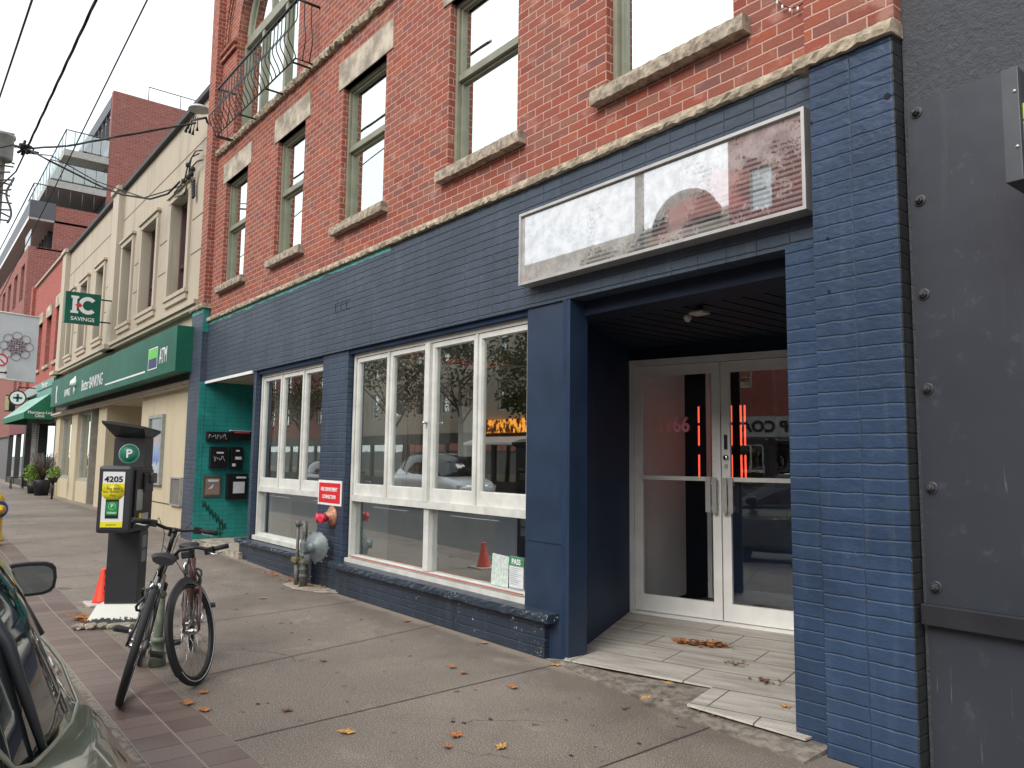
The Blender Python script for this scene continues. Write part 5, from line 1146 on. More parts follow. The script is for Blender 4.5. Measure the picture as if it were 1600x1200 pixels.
# ------------------------------------------------------------------ bicycles
def bicycle(label, R, heading, lean, steer, fcol, fork_col, fenders, bw=.29, tube_mat=None, wr=.335, tyre=.020, seat_h=.86, bar_h=.97, bar_rise=.05, white_line=True, spin=0):
    """local x = forward, rear contact at origin"""
    t = thing('bicycle', label, 'bicycle', R, (R_(lean), 0, heading)); t.rotation_mode = 'XYZ'
    MW[t.name] = Matrix.Translation(R) @ Matrix.Rotation(heading, 4, 'Z') @ Matrix.Rotation(R_(lean), 4, 'X')
    t.rotation_euler = MW[t.name].to_euler()
    WBs = 1.05; rim_m = plain('rim_black', (.03, .03, .03), .4, .5); refl = plain('reflective_white', (.7, .72, .75), .4)
    def wheel(mx, name='wheel'):
        mb = MB(mx); n = 48
        mb.tube([(wr * math.cos(a * 2 * math.pi / n), 0, wr * math.sin(a * 2 * math.pi / n)) for a in range(n)], tyre, 10, closed=True); wq = mb.build(name, RUBB, t, local=True)
        mb = MB(mx); r2 = wr - tyre - .008; mb.tube([(r2 * math.cos(a * 2 * math.pi / n), 0, r2 * math.sin(a * 2 * math.pi / n)) for a in range(n)], .013, 6, closed=True); mb.build('rim', rim_m, wq, local=True)
        if white_line:
            mb = MB(mx)
            for sy in (-1, 1): rr_ = wr - tyre * .35; mb.tube([(rr_ * math.cos(a * 2 * math.pi / n), sy * tyre * .93, rr_ * math.sin(a * 2 * math.pi / n)) for a in range(n)], .0028, 4, closed=True)
            mb.build('reflective_line', refl, wq, local=True)
        mb = MB(mx)
        for k in range(28): a = k * 2 * math.pi / 28 + spin; s = 1 if k % 2 else -1; o = .5 if (k // 2) % 2 else -.5; mb.tube([(.022 * math.cos(a + o * 2.4), s * .03, .022 * math.sin(a + o * 2.4)), (r2 * math.cos(a), 0, r2 * math.sin(a))], .0011, 3)
        mb.build('spokes', CHROME, wq, local=True)
        mb = MB(mx); mb.tube([(0, -.05, 0), (0, -.03, 0), (0, .03, 0), (0, .05, 0)], [.012, .022, .022, .012], 12); mb.build('hub', CHROME, wq, local=True); return wq
    wt = wr + tyre
    rear = Vector((0, 0, wt)); front = Vector((WBs, 0, wt)); bb = Vector((.44, 0, .29)); st_ = Vector((.27, 0, seat_h - .13)); ht = Vector((WBs - .20, 0, .83)); hb = Vector((WBs - .155, 0, .68))
    axis = (ht - hb).normalized(); SM = Matrix.Translation(hb) @ Matrix.Rotation(R_(steer), 4, axis) @ Matrix.Translation(-hb)
    wheel(Matrix.Translation(rear)); wheel(SM @ Matrix.Translation(front))
    fm = fcol
    mb = MB(); mb.tube([hb, bb], .028 if not tube_mat else .038, 10); mb.build('down_tube', tube_mat or fm, t, local=True)
    mb = MB(); mb.tube([bb, st_], .017, 8); mb.tube([ht + Vector((0, 0, -.03)), st_ + Vector((.01, 0, -.07))], .017, 8); mb.tube([hb - axis * .02, ht], .022, 10)
    for s in (-1, 1):
        mb.tube([rear + Vector((0, s * .06, 0)), bb + Vector((-.05, s * .03, 0))], .010, 6); mb.tube([rear + Vector((0, s * .06, 0)), st_ + Vector((0, s * .02, -.08))], .009, 6)
    mb.build('frame', fm, t, local=True)
    mb = MB(SM)
    cr_ = hb - axis * .06
    mb.tube([hb, cr_], .018, 8); mb.tube([cr_ + Vector((0, -.05, 0)), cr_ + Vector((0, .05, 0))], .017, 8)
    for s in (-1, 1): mb.tube([cr_ + Vector((0, s * .05, 0)), front + Vector((-.03, s * .052, .08)), front + Vector((0, s * .052, 0))], [.015, .012, .010], 8)
    mb.build('fork', fork_col, t, local=True)
    sp_ = Vector((.225, 0, seat_h)); mb = MB(); mb.tube([st_, sp_ + Vector((0, 0, -.05))], .0135, 8); mb.build('seat_post', BLK, t, local=True)
    # saddle: lofted
    mb = MB(); prof = [(-.13, .072, -.005), (-.11, .082, .01), (-.06, .075, .012), (0, .045, .006), (.07, .024, .004), (.13, .018, 0), (.145, .008, -.005)]; rings = []
    for x, w_h, dz in prof: rings.append([mb._v(sp_ + Vector((x, w_h * math.cos(a), dz + (.022 if math.sin(a) > 0 else .035) * math.sin(a)))) for a in [k * math.pi / 6 for k in range(12)]])
    for A_, B_ in zip(rings, rings[1:]):
        for k in range(12): f = mb.bm.faces.new((A_[k], A_[(k + 1) % 12], B_[(k + 1) % 12], B_[k])); f.smooth = True
    mb.bm.faces.new(rings[0]); mb.bm.faces.new(rings[-1]); mb.build('saddle', BLKP, t, local=True)
    # bars
    stem_t = ht + axis * (bar_h - ht.z - .03); bc = stem_t + Vector((.07, 0, .02))
    mb = MB(SM); mb.tube([ht, stem_t], .016, 8); mb.tube([stem_t, bc], .017, 8); mb.build('stem', BLK, t, local=True)
    hp = [bc + Vector((-.09, s * .31, bar_rise)) if abs(s) == 1 else bc for s in (-1, 0, 1)]
    P = [bc + Vector((-.10, -bw, bar_rise)), bc + Vector((-.05, -bw * .55, bar_rise)), bc + Vector((0, -.06, 0)), bc + Vector((0, .06, 0)), bc + Vector((-.05, bw * .55, bar_rise)), bc + Vector((-.10, bw, bar_rise))]
    mb = MB(SM); mb.tube(P, .0125, 8); hbq = mb.build('handlebar', BLK, t, local=True)
    for s in (0, -1):
        a_ = P[s]; b_ = P[1 if s == 0 else -2]; mb = MB(SM); mb.tube([a_ - (b_ - a_).normalized() * .01, a_.lerp(b_, .85)], .018, 10); mb.build('grip', RUBB, hbq, local=True)
        m_ = a_.lerp(b_, 1.0); mb = MB(SM); mb.box(m_.x - .02, m_.x + .03, m_.y - .03, m_.y + .03, m_.z - .03, m_.z + .02, .006); mb.build('brake_clamp', BLK, hbq, local=True)
        mb = MB(SM); mb.tube([m_ + Vector((.03, 0, -.015)), a_.lerp(b_, .6) + Vector((.06, 0, -.035)), a_.lerp(b_, .15) + Vector((.05, 0, -.03))], [.008, .006, .005], 6); mb.build('brake_lever', CHROME, hbq, local=True)
    mb = MB(SM)
    for s in (-1, 1): mb.tube([bc + Vector((.02, s * .14, .02)), bc + Vector((.10, s * .12, .06)), bc + Vector((.11, s * .05, -.05)), hb + Vector((.03, s * .02, .0)), hb + Vector((-.02, s * .02, -.05))], .0028, 5)
    mb.build('cable', BLK, t, local=True)
    mb = MB(SM); mb.box(bc.x + .02, bc.x + .06, -.03, .03, bc.z - .06, bc.z - .01, .006); mb.build('front_lamp', BLKP, t, local=True)
    # cranks, pedals, chainring
    ca = R_(35)
    mb = MB(); mb.tube([bb + Vector((0, -.075, 0)), bb + Vector((0, .06, 0))], .02, 10)
    mb.tube([bb + Vector((.088 * math.cos(k * math.pi / 12), -.055, .088 * math.sin(k * math.pi / 12))) for k in range(24)], .005, 4, closed=True)
    for k in range(5): a = k * 2 * math.pi / 5; mb.tube([bb + Vector((0, -.055, 0)), bb + Vector((.085 * math.cos(a), -.055, .085 * math.sin(a)))], .006, 4)
    for s in (-1, 1): e_ = bb + Vector((s * .165 * math.cos(ca), -s * .08, -s * .165 * math.sin(ca))); mb.tube([bb + Vector((0, -s * .07, 0)), e_], .010, 6)
    mb.build('crank', CHROME, t, local=True)
    for s in (-1, 1): e_ = bb + Vector((s * .165 * math.cos(ca), -s * .13, -s * .165 * math.sin(ca))); mb = MB(); mb.box(e_.x - .045, e_.x + .045, e_.y - .045, e_.y + .045, e_.z - .013, e_.z + .013, .004); mb.build('pedal', BLKP, t, local=True)
    mb = MB()
    for dz in (.088, -.088): mb.tube([bb + Vector((0, -.055, dz)), rear + Vector((0, -.05, dz * .5))], .004, 4)
    mb.tube([rear + Vector((0, -.05, 0)), rear + Vector((.03, -.05, -.09)), rear + Vector((0.06, -.05, -.13))], .006, 5); mb.lathe([(.045, 0), (.045, .025)], rear + Vector((0, -.035, 0)), (0, -1, 0), 16); mb.build('chain_drive', plain('chain_steel', (.09, .085, .08), .5, .6), t, local=True)
    if fenders:
        for mxx, c, a0, a1 in ((None, rear, 10, 210), (SM, front, -35, 118)):
            mb = MB(mxx); rr_ = wr + .04; n = 18; rows = []
            for i in range(n + 1):
                a = R_(a0 + (a1 - a0) * i / n) if mxx is None else R_(a0 + (a1 - a0) * i / n)
                rows.append([mb._v(c + Vector(((rr_ - .012 * abs(k) ** 2) * math.cos(a), k * .014, (rr_ - .012 * abs(k) ** 2) * math.sin(a)))) for k in (-2, -1, 0, 1, 2)])
            for A_, B_ in zip(rows, rows[1:]):
                for k in range(4): f = mb.bm.faces.new((A_[k], A_[k + 1], B_[k + 1], B_[k])); f.smooth = True
            mb.build('mudguard', BLKP, t, local=True)
    mb = MB(); b1 = st_ + Vector((-.05, 0, -.12))
    for s in (-1, 1): mb.tube([Vector((.16, s * .035, wt + wr * .72)), Vector((.12, s * .04, wt + wr * .98)), Vector((.10, s * .015, wt + wr + .05))], .010, 5)
    mb.build('rear_brake', CHROME, t, local=True)
    mb = MB(); rad = [Vector((.25 + .10 * math.cos(a * .524), .06 + .02 * math.sin(a * 1.1), .60 + .07 * math.sin(a * .524))) for a in range(12)]; mb.tube(rad, .009, 6, closed=True); mb.build('cable_lock', BLKP, t, local=True)
    return t
MAR = plain('maroon_fork', (.10, .045, .04), .35, .2, coat=.5); DKF = plain('black_frame_paint', (.012, .013, .016), .3, .2, coat=.4); SIL = plain('silver_frame', (.34, .34, .33), .35, .5)
Ra = Vector((-5.42, -2.94, 0)); Fa = Vector((-6.43, -2.62, 0)); ha = math.atan2(Fa.y - Ra.y, Fa.x - Ra.x)
bikeA = bicycle('black bicycle seen from behind leaning right against the post, rear wheel nearest', Ra, ha, 13, 6, DKF, DKF, False, tube_mat=SIL, seat_h=.90, bar_h=1.05, bar_rise=.03, tyre=.024)
Rb = Vector((-6.63, -2.16, 0)); Fb = Vector((-5.60, -2.42, 0)); hb_ = math.atan2(Fb.y - Rb.y, Fb.x - Rb.x)
bikeB = bicycle('black bicycle with maroon fork and mudguards, its turned front wheel nearest', Rb, hb_, 4, -26, MAR, MAR, True, bw=.24, seat_h=.84, bar_h=.92, bar_rise=-.04, tyre=.021)

# ------------------------------------------------------------------ hydrant, planters
t = thing('fire_hydrant', 'yellow fire hydrant with blue bonnet ring at the left edge', 'hydrant', (0, 0, 0))
hp_ = atZ(-12, 846, gz(-17)); t.location = hp_; MW[t.name] = Matrix.Translation(hp_)
HY = plain('hydrant_yellow', (.65, .42, .03), .5, var=.12, scale=14)
mb = MB(); mb.lathe([(.15, 0), (.15, .04), (.115, .05), (.11, .55), (.13, .56), (.13, .60), (.12, .66), (.08, .73), (.03, .76), (.03, .80), (0, .80)], (0, 0, 0), (0, 0, 1), 24); mb.build('barrel', HY, t, local=True)
mb = MB(); mb.lathe([(.06, .0), (.06, .16), (.07, .165), (.07, .20), (.02, .21), (.02, .24)], (0, 0, .50), (.9, .35, 0), 16); mb.lathe([(.05, 0), (.05, .17), (0, .18)], (0, 0, .50), (-.35, .9, 0), 14); mb.build('nozzle', HY, t, local=True)
MB().tube([Vector((.12, .045, .50)) + Vector((-.36 * math.cos(a * .314), .9 * math.cos(a * .314), 0)) * .115 + Vector((0, 0, .115 * math.sin(a * .314))) for a in range(20)], .022, 8, closed=True).build('blue_ring', plain('hydrant_blue', (.02, .07, .40), .45), t, local=True)
rnd = random.Random(11)
def shrub(mb, c, r, n, s):
    for _ in range(n):
        d_ = Vector((rnd.gauss(0, 1), rnd.gauss(0, 1), rnd.gauss(0, 1))).normalized() * r * rnd.random() ** .4; p = Vector(c) + d_
        a_ = Vector((rnd.gauss(0, 1), rnd.gauss(0, 1), rnd.gauss(0, 1))).normalized() * s; b_ = a_.orthogonal().normalized() * s * .5; mb.face([p - a_, p + b_, p + a_, p - b_])
LGn = plain('leaf_lime', (.16, .26, .03), .6, var=.3, scale=20); LPu = plain('leaf_purple', (.07, .05, .04), .6, var=.3, scale=20)
pg = atZ(62, 765, .24); base = Vector((pg.x, -.25, .22))
pts_ = atY(53, 745, -.3); pts2 = atY(72, 748, -.3); 
t = thing('planter', 'round green clipped shrub in a dark pot outside the pharmacy', 'planter', (pts_.x, -.3, .22)); mb = MB(); mb.lathe([(.16, 0), (.2, .35), (.18, .36)], (pts_.x, -.3, .22), (0, 0, 1), 14); mb.build('pot', BLK, t); mb = MB(); shrub(mb, (pts_.x, -.3, .92), .34, 700, .05); mb.build('foliage', LGn, t)
t = thing('planter', 'tall dark purple plant in a black pot beside the clipped shrub', 'planter', (pts_.x + 1.5, -.25, .22)); X = pts_.x + 1.6; mb = MB(); mb.lathe([(.2, 0), (.27, .5), (.25, .52)], (X, -.25, .22), (0, 0, 1), 14); mb.build('pot', BLK, t); mb = MB()
for k in range(90): a = rnd.uniform(0, 6.28); r_ = rnd.uniform(.1, .5); mb.tube([(X, -.25, .7), (X + r_ * .5 * math.cos(a), -.25 + r_ * .5 * math.sin(a), 1.1), (X + r_ * math.cos(a), -.25 + r_ * math.sin(a), 1.35 + rnd.random() * .3)], .008, 3)
mb.build('foliage', LPu, t)
t = thing('planter', 'small green and white flower pot on a stand by the bank corner', 'planter', (pts2.x + 1.2, -.3, .2)); X = pts2.x + 1.4; mb = MB(); mb.tube([(X, -.3, .2), (X, -.3, .75)], .03, 8); mb.lathe([(.1, 0), (.15, .15), (.14, .16)], (X, -.3, .72), (0, 0, 1), 12); mb.build('pot', BLK, t); mb = MB(); shrub(mb, (X, -.3, 1.02), .22, 300, .04); mb.build('foliage', LGn, t)
t = thing('metal_stool', 'small black metal chair outside the folding gate', 'chair', (-36.2, -.3, .22)); mb = MB(); X = -36.2
for dx in (-.2, .2):
    for dy in (-.2, .2): mb.tube([(X + dx, -.3 + dy, .22), (X + dx, -.3 + dy, .68 if dy < 0 else 1.05)], .018, 5)
mb.build('leg', BLK, t); MB().box(X - .22, X + .22, -.52, -.08, .66, .69).build('seat', BLK, t); MB().box(X - .22, X + .22, -.12, -.09, .9, 1.05).build('backrest', BLK, t)

# ------------------------------------------------------------------ cars
def car(label, origin, rz, paint, group=None, name='parked_car', scale=1.0):
    """local x = forward (front at +x), y=0 the centre, length 4.55 m; origin at ground centre of rear bumper"""
    t = thing(name, label, 'car', origin, (0, 0, rz), group); t.scale = (1, 1.03, 1.06 * scale)
    Lc = 4.55
    #            x,   halfw shoulder, belt z, shoulder z, low z, hood/roof
    st = [(0.0, .70, .90, .72, .40), (.10, .80, .97, .76, .32), (.45, .885, 1.02, .80, .26), (1.0, .915, 1.02, .80, .24), (1.8, .92, 1.00, .79, .22), (2.6, .92, .98, .79, .22), (3.2, .915, .97, .78, .23), (3.7, .89, .93, .77, .25), (4.2, .84, .84, .70, .26), (4.45, .74, .72, .60, .32), (4.55, .60, .62, .52, .38)]
    def profile(x, hw, bz, sz, lz):
        k = (hw - .6) / .32
        hw = hw + .06 * min(1, max(0, k)); return [(0, bz - .02), (hw - .40, bz - .015), (hw - .22, bz - .02), (hw - .17, bz - .035), (hw - .10, sz + .10), (hw - .015, sz + .02), (hw, sz - .07), (hw - .02, .5), (hw - .01, .36), (hw - .06, lz), (0, lz)]
    mb = MB(); rows = []
    for x, hw, bz, sz, lz in st:
        pr = profile(x, hw, bz, sz, lz); ring = [(x, y, z) for y, z in pr] + [(x, -y, z) for y, z in pr[-2:0:-1]]; rows.append([mb._v(p) for p in ring])
    for A_, B_ in zip(rows, rows[1:]):
        n = len(A_)
        for k in range(n): f = mb.bm.faces.new((A_[k], A_[(k + 1) % n], B_[(k + 1) % n], B_[k])); f.smooth = True
    mb.bm.faces.new(rows[0]); mb.bm.faces.new(rows[-1][::-1])
    body = mb.build('body', paint, t, local=True); md = body.modifiers.new('sub', 'SUBSURF'); md.levels = 2; md.render_levels = 2
    # greenhouse: glass shell
    GLS = plain('car_glass', (.012, .015, .016), .04, 0, var=0, spec=.9)
    gh = [(.35, .56, 1.12, .42, 1.36), (.45, .60, 1.09, .44, 1.42), (.70, .665, 1.04, .47, 1.48), (.98, .745, 1.0, .50, 1.51), (1.15, .785, 1.0, .52, 1.52), (1.6, .815, 1.0, .54, 1.53), (2.3, .82, .995, .55, 1.53), (2.85, .815, .985, .54, 1.48), (3.6, .77, .965, .52, 1.02)]
    def shell(sts, name, mat, caps=(1, 1)):
        mb = MB(); rows = []
        for x, wb, zb_, wt_, zt_ in sts:
            rows.append([mb._v(p) for p in ((x, wb, zb_ - .04), (x, wb - (wb - wt_) * .45, (zb_ + zt_) / 2), (x, wt_, zt_ - .04), (x, wt_ - .12, zt_), (x, 0, zt_ + .015), (x, -wt_ + .12, zt_), (x, -wt_, zt_ - .04), (x, -wb + (wb - wt_) * .45, (zb_ + zt_) / 2), (x, -wb, zb_ - .04))])
        for A_, B_ in zip(rows, rows[1:]):
            for k in range(8): f = mb.bm.faces.new((A_[k], A_[k + 1], B_[k + 1], B_[k])); f.smooth = True
        mb.bm.faces.new(rows[0]); mb.bm.faces.new(rows[-1][::-1]); return mb.build(name, mat, t, local=True)
    shell(gh, 'window_glass', GLS)
    shell([(.04, .45, .98, .35, 1.0), (.18, .52, 1.05, .40, 1.2), (.345, .562, 1.12, .425, 1.365)], 'rear_hatch', paint)
    mb = MB(); rw = [[mb._v((x, sy * (wt_ - .12), zt_ + .012)) for sy in (1, .5, 0, -.5, -1)] for x, wb, zb_, wt_, zt_ in gh[2:8]]
    for A_, B_ in zip(rw, rw[1:]):
        for k in range(4): f = mb.bm.faces.new((A_[k], A_[k + 1], B_[k + 1], B_[k])); f.smooth = True
    mb.build('roof', paint, t, local=True)
    for sy in (1, -1):
        mb = MB(); rw = []
        for x, wb, zb_ in ((.06, .50, 1.0), (.2, .535, 1.07), (.35, .56, 1.12), (.45, .60, 1.09), (.70, .665, 1.04), (.98, .745, 1.0), (1.2, .80, .985)):
            yo = .62 + .24 * min(1, (x + .15) / .75); rw.append([mb._v((x, sy * (wb + .004), zb_)), mb._v((x, sy * (wb * .6 + yo * .4), zb_ * .55 + .975 * .45)), mb._v((x, sy * (wb * .3 + yo * .7), .965)), mb._v((x, sy * yo, .915))])
        for A_, B_ in zip(rw, rw[1:]):
            for k in range(3): f = mb.bm.faces.new((A_[k], A_[k + 1], B_[k + 1], B_[k])); f.smooth = True
        mb.build('quarter_panel', paint, t, local=True)
    TR = plain('window_trim_pale', (.42, .44, .36), .3, .6)
    for s in (1, -1):
        pass
        mb = MB(); P = [(.33, s * .46, 1.30), (.31, s * .54, 1.17)] + [(x, s * (wb + .010), zb_ + .004) for x, wb, zb_, wt_, zt_ in gh]
        mb.tube(P, .0045, 6); mb.build('window_trim', TR, t, local=True)
        PM = plain('pillar_grey', (.05, .055, .06), .35)
        for P_, R__ in (([(.66, s * .655, 1.05), (.66, s * .580, 1.26), (.67, s * .472, 1.44)], [.008, .014, .012]), ([(2.0, s * .815, 1.02), (1.97, s * .56, 1.48)], .016), ([(3.0, s * .80, .99), (2.85, s * .55, 1.44)], .014)): MB().tube(P_, R__, 6).build('pillar', PM, t, local=True)
        # mirror
        mb = MB(); cx_, cy_, cz_ = 3.28, s * .917, 1.047; rings = []
        for dx, sc in ((-.06, 1.), (-.02, 1.05), (.04, .9), (.09, .55), (.11, .2)):
            rings.append([mb._v((cx_ + dx, cy_ + .115 * sc * math.copysign(abs(math.cos(a)) ** .6, math.cos(a)), cz_ + .075 * sc * math.copysign(abs(math.sin(a)) ** .6, math.sin(a)) + s * 0)) for a in [k * math.pi / 8 for k in range(16)]])
        for A_, B_ in zip(rings, rings[1:]):
            for k in range(16): f = mb.bm.faces.new((A_[k], A_[(k + 1) % 16], B_[(k + 1) % 16], B_[k])); f.smooth = True
        mb.bm.faces.new(rings[0]); mb.bm.faces.new(rings[-1]); mb.tube([(cx_ + .02, s * .76, .985), (cx_ + .02, cy_ - s * .08, .99)], [.04, .03], 8); mr = mb.build('side_mirror', BLK, t, local=True)
        mb = MB(); mb.face([(cx_ - .063, cy_ + .10 * math.copysign(abs(math.cos(a)) ** .6, math.cos(a)), cz_ + .062 * math.copysign(abs(math.sin(a)) ** .6, math.sin(a))) for a in [k * math.pi / 8 for k in range(16)]]); mb.build('mirror_glass', plain('mirror_glass', (.22, .25, .25), .02, 1, var=0), mr, local=True)
        mb = MB(); mb.box(-.02, .10, s * .45, s * .78, .72, .86, .02); mb.build('tail_light', plain('tail_red', (.35, .01, .01), .2), t, local=True)
        mb = MB(); mb.box(4.28, 4.46, s * .45, s * .76, .60, .70, .02); mb.build('headlight', plain('headlamp', (.6, .62, .65), .1), t, local=True)
        for wx in (.85, 3.62):
            mb = MB(); mb.lathe([(.20, -.10), (.30, -.11), (.335, -.08), (.335, .08), (.30, .11), (.20, .10)], (wx, s * .80, .335), (0, 1, 0), 28); wq = mb.build('wheel', RUBB, t, local=True)
            mb = MB(); mb.lathe([(0, .05), (.05, .07), (.20, .085), (.215, .10), (.215, -.09), (0, -.09)], (wx, s * .81, .335), (0, s, 0), 20); mb.build('rim', ALU, wq, local=True)
    mb = MB()
    for s in (1, -1): mb.box(1.9, 2.02, s * .905, s * .935, .80, .815, .004); mb.box(2.95, 3.07, s * .905, s * .93, .79, .805, .004)
    mb.build('door_handle', CHROME, t, local=True)
    mb = MB()
    for s in (1, -1):
        for x in (1.25, 2.15, 3.15): mb.box(x - .003, x + .003, s * .60, s * .9215, .3, .80)
    mb.build('door_gap', BLK, t, local=True) if False else mb.bm.free()
    return t
OLIVE = plain('olive_metallic_paint', (.20, .20, .125), .3, .35, var=.03, coat=1.0)
WCAR = plain('white_car_paint', (.7, .71, .72), .3, .0, var=.02, coat=1.0)
car('dark olive car at the lower left corner, seen along its kerb side', (-1.20, -4.545, -.16), math.pi, OLIVE)

# ------------------------------------------------------------------ fallen leaves
LO = [plain('leaf_orange', (.34, .13, .04), .7, var=.3, scale=60), plain('leaf_brown', (.16, .075, .04), .7, var=.3, scale=60), plain('leaf_yellow', (.42, .23, .07), .7, var=.3, scale=60)]
rnd = random.Random(21); protos = []
for k in range(3):
    mb = MB(); P = leafpts(.055 + .0 * k); vs = []
    ctr_ = mb._v((0, 0, .006)); V = [mb._v((x * rnd.uniform(.85, 1.1), y * rnd.uniform(.85, 1.1), .004 + rnd.uniform(0, .018) * (math.hypot(x, y) / .055))) for x, y in P]
    for i in range(len(V)): mb.bm.faces.new((ctr_, V[i], V[(i + 1) % len(V)]))
    o = mb.build('fallen_leaf', LO[k]); protos.append(o)
LV = [(1190, 1158, 1), (785, 1168, 2), (700, 1168, 0), (705, 1043, 0), (725, 1052, 0), (800, 1075, 0), (757, 1005, 2), (635, 971, 0), (714, 1150, 0), (1045, 1068, 2), (318, 1111, 0), (292, 1100, 0), (318, 1083, 0), (540, 1145, 2), (868, 1040, 2), (410, 935, 2), (448, 1110, 1), (505, 1033, 1), (1205, 1157, 2), (1230, 1105, 2), (1195, 1065, 1), (1010, 1092, 2), (1255, 1180, 2)]
first = {}
LBL = ['orange fallen maple leaf lying flat on the pavement', 'dull brown fallen leaf curled on the pavement', 'pale yellow fallen maple leaf on the ground']
for u, v, k in LV:
    p = atZ(u, v, .05 if (u > 890 and v < 1110 and u > 940) else .004); sc = rnd.uniform(.75, 1.15)
    if k not in first: o = protos[k]; first[k] = 1
    else: o = protos[k].copy(); COL.objects.link(o)
    o.location = (p.x, p.y, p.z + gz(p.x)); o.rotation_euler = (0, 0, rnd.uniform(0, 6.28)); o.scale = (sc, sc, 1)
    tag(o, LBL[k], 'leaf', 'fallen maple leaves scattered on the ground')
def litter(name, label, pts, n, spread, mat, z=.05, size=.03):
    mb = MB(); r = random.Random(len(label))
    for _ in range(n):
        c = Vector(r.choice(pts)) + Vector((r.gauss(0, spread), r.gauss(0, spread * .5), 0)); c.z = z + r.random() * .03; a = r.uniform(0, 6.28); s = size * r.uniform(.5, 1.2)
        d1 = Vector((math.cos(a), math.sin(a), r.uniform(-.3, .3))) * s; d2 = Vector((-math.sin(a), math.cos(a), r.uniform(-.4, .4))) * s * .6
        mb.face([c - d1, c + d2, c + d1, c - d2])
    o = mb.build(name, mat); rebase(o); return tag(o, label, 'leaves', kind='stuff')
a_, b_ = atZ(1070, 1006, .05), atZ(1125, 1010, .05)
litter('leaf_litter', 'brown heap of crushed leaves in front of the glass doors', [a_, b_, a_.lerp(b_, .5)], 150, .05, LO[0], .052)
litter('leaf_litter', 'dark crushed leaf bits on the entry tiles', [a_.lerp(b_, .3), b_, atZ(1200, 1068, .05), atZ(1150, 1040, .05)], 110, .06, LO[1], .052, .018)
q = [Vector((x, -.10, 0)) for x in (-4.3, -4.0, -3.8, -3.5, -3.3, -3.0, -4.8)]
litter('leaf_litter', 'thin line of broken leaves along the entrance step edge', q, 170, .14, LO[1], .016, .011)
q = [Vector((-11.5 + k * .25, -.12, 0)) for k in range(12)]
litter('leaf_litter', 'drift of orange leaves at the foot of the first shop window', q, 260, .12, LO[0], .02, .025)
c = atZ(140, 970, 0); litter('leaf_litter', 'orange brown leaf pile beside the kiosk plinth', [c, c + Vector((.1, .0, 0)), c + Vector((-.12, -.04, 0))], 260, .07, LO[0], .01, .03)
sp_m = plain('gum_dark', (.03, .025, .022), .8); mb = MB(); r = random.Random(2)
for _ in range(70):
    x = -2.8 - r.random() * 10; y = -.25 - r.random() * 2.2; s = r.uniform(.004, .014); n = 7; ph = r.random()
    mb.face([(x + s * 1.3 * math.cos(ph + k * 2 * math.pi / n), y + s * math.sin(ph + k * 2 * math.pi / n), gz(x) + .0045) for k in range(n)])
tag(mb.build('gum_spot', sp_m), 'dark flattened gum spots dotted over the concrete pavement', 'gum', kind='stuff')

# ------------------------------------------------------------------ the other side of the street (seen in the glass)
OG = glass('opposite_glass', .5, .8)
simple_building('opposite_building', 'tall red brick building across the street beside the beige one', -17, -9, -20, 14.5, RBS, 3, 3, OG, plain('fascia_white', (.45, .46, .46), .5), street=-1, first=4.4)
simple_building('opposite_building', 'low red brick building across the street with white sign band', -9, -2, -20, 9.6, RBS, 1, 3, OG, plain('fascia_white', (.45, .46, .46), .5), street=-1, first=4.4)
simple_building('opposite_building', 'tall grey rendered building across the street, right of the terrace', -2, 12, -20, 9.8, BANK, 1, 6, OG, plain('fascia_black', (.03, .03, .03), .5), street=-1, first=4.2, step=2.9)
ob5 = simple_building('opposite_building', 'beige building across the street above the orange neon shop', -30, -17, -20, 11.3, BANKT, 2, 5, OG, plain('fascia_black', (.03, .03, .03), .5), street=-1, first=4.4)
mb = MB(); mb.prism([(-19.0 + 1.5 * math.cos(a * math.pi / 16), -20.0, 10.9 + 1.35 * math.sin(a * math.pi / 16)) for a in range(17)], (0, -.5, 0)); mb.build('arched_gable', RBF, ob5)
mb = MB(); mb.tube([(-19.0 + 1.55 * math.cos(a * math.pi / 16), -19.9, 10.9 + 1.4 * math.sin(a * math.pi / 16)) for a in range(17)], .14, 6); mb.build('gable_trim', BROWN, ob5)
simple_building('opposite_building', 'long beige building across the street behind the trees', -52, -30, -20, 11.4, BANK, 2, 8, OG, plain('fascia_black', (.03, .03, .03), .5), street=-1, first=4.2, step=2.7)
simple_building('opposite_building', 'brown brick building at the far left across the street', -95, -52, -20, 9.0, RBF, 2, 14, OG, plain('fascia_black', (.03, .03, .03), .5), street=-1, first=4.2, step=2.6)
simple_building('opposite_building', 'long brown building across the street at the right end', 12, 40, -20, 10.2, RBS, 2, 9, OG, plain('fascia_white', (.45, .46, .46), .5), street=-1, first=4.2, step=2.9)
t = thing('opposite_shop_sign', 'white shop sign band with black letters across the street', 'sign', (-5, -19.9, 3.2))
MB().box(-12, .5, -19.98, -19.7, 2.55, 3.3).build('panel', plain('opp_sign_white', (.5, .52, .5), .5), t)
text('SHOP COAT', .55, BLK, t, (-4.2, -19.69, 2.92), Matrix.Rotation(math.pi, 4, 'Z') @ FACE_STREET, .01, bold=.02)
def neonmat():
    m, nt, b = newmat('neon_orange'); p = wpos(nt); n = noise(nt, scalev(nt, p, (3, 3, 2)), 1.5, 4, .6)
    c = mixc(nt, sstep(nt, n, .45, .58), (.05, .01, .0), (1, .38, .05)); nt.links.new(c, b.inputs['Base Color']); nt.links.new(c, b.inputs['Emission Color']); b.inputs['Emission Strength'].default_value = .8; return m
t = thing('neon_shop_sign', 'glowing orange shop sign across the street', 'sign', (-30, -19.6, 3)); q = Vector((-31, -19.8, 3.33))
OR_ = neonmat(); MB().box(-33.5, -29, -19.9, -19.7, 3.0, 3.7).build('panel', OR_, t)
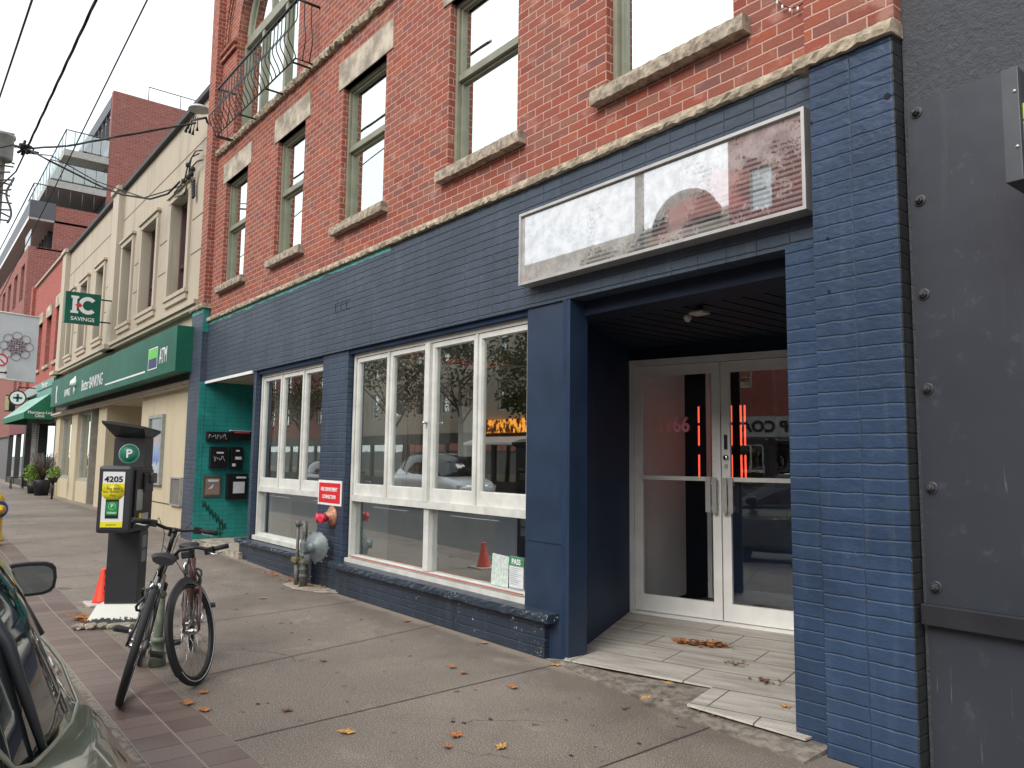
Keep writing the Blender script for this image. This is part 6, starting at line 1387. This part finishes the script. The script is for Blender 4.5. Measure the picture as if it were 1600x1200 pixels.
MB().prism([(-33, -19.7, 2.8), (-33, -18.6, 2.45), (-33, -18.6, 2.35), (-33, -19.7, 2.7)], (4.5, 0, 0)).build('canopy', WHITE, t)
car('white tall hatchback on the far side of the road', (-25.6, -11.0, -.16), 0, WCAR, scale=1.2)
BLC = plain('black_car_paint', (.02, .02, .022), .3, 0, var=.02, coat=1.0)
car('black car parked across the street, left of the white one', (-36.0, -11.8, -.16), 0, BLC)
TRK = plain('bark', (.10, .08, .06), .9); TLF = plain('street_tree_leaf', (.10, .11, .03), .7, var=.4, scale=8)
def tree(label, x, y, h, r, seed):
    t = thing('street_tree', label, 'tree', (x, y, 0), group='trees across the street'); rn = random.Random(seed)
    mb = MB(); mb.tube([(x, y, 0), (x + .1, y, h * .35), (x, y + .1, h * .6)], [.16, .12, .06], 8)
    for k in range(9): a = k * .9; z = h * (.35 + .04 * k); mb.tube([(x, y, z), (x + r * .5 * math.cos(a), y + r * .5 * math.sin(a), z + h * .15), (x + r * .9 * math.cos(a), y + r * .9 * math.sin(a), z + h * .28)], [.06, .035, .012], 5)
    mb.build('trunk', TRK, t); mb = MB()
    cl = [Vector((x + rn.gauss(0, r * .45), y + rn.gauss(0, r * .45), h * rn.uniform(.5, .95))) for _ in range(26)]
    for _ in range(2600):
        c = rn.choice(cl) + Vector((rn.gauss(0, r * .16), rn.gauss(0, r * .16), rn.gauss(0, r * .14))); a = Vector((rn.gauss(0, 1), rn.gauss(0, 1), rn.gauss(0, 1))).normalized() * .11; b = a.orthogonal().normalized() * .07; mb.face([c - a, c + b, c + a, c - b])
    mb.build('crown', TLF, t)
tree('bushy street tree across the street, leftmost', -48, -16.2, 8.5, 3.0, 4); tree('thin leafed street tree across the street, left one', -24, -16.2, 8, 2.2, 1); tree('dense street tree across the street between the beige fronts', -30, -16.4, 9, 3.0, 6); tree('leafy street tree across the street, middle one', -15, -16.2, 7.5, 2.0, 2); tree('street tree across the street, right one', -36, -16.2, 8.5, 2.6, 3)
t = thing('opposite_utility_pole', 'bare wooden utility pole across the street', 'utility pole', (-17.6, -15.6, 0)); MB().tube([(-17.6, -15.6, 0), (-17.5, -15.6, 13.5)], [.2, .15], 12).build('pole', MATS['pole_wood'], t); MB().tube([(-17.5, -15.6, 11.8), (-16.3, -14.6, 12.6)], .05, 6).build('arm', ALU, t)

for o in list(bpy.data.objects):
    if o.type == 'EMPTY' and not o.children: bpy.data.objects.remove(o)
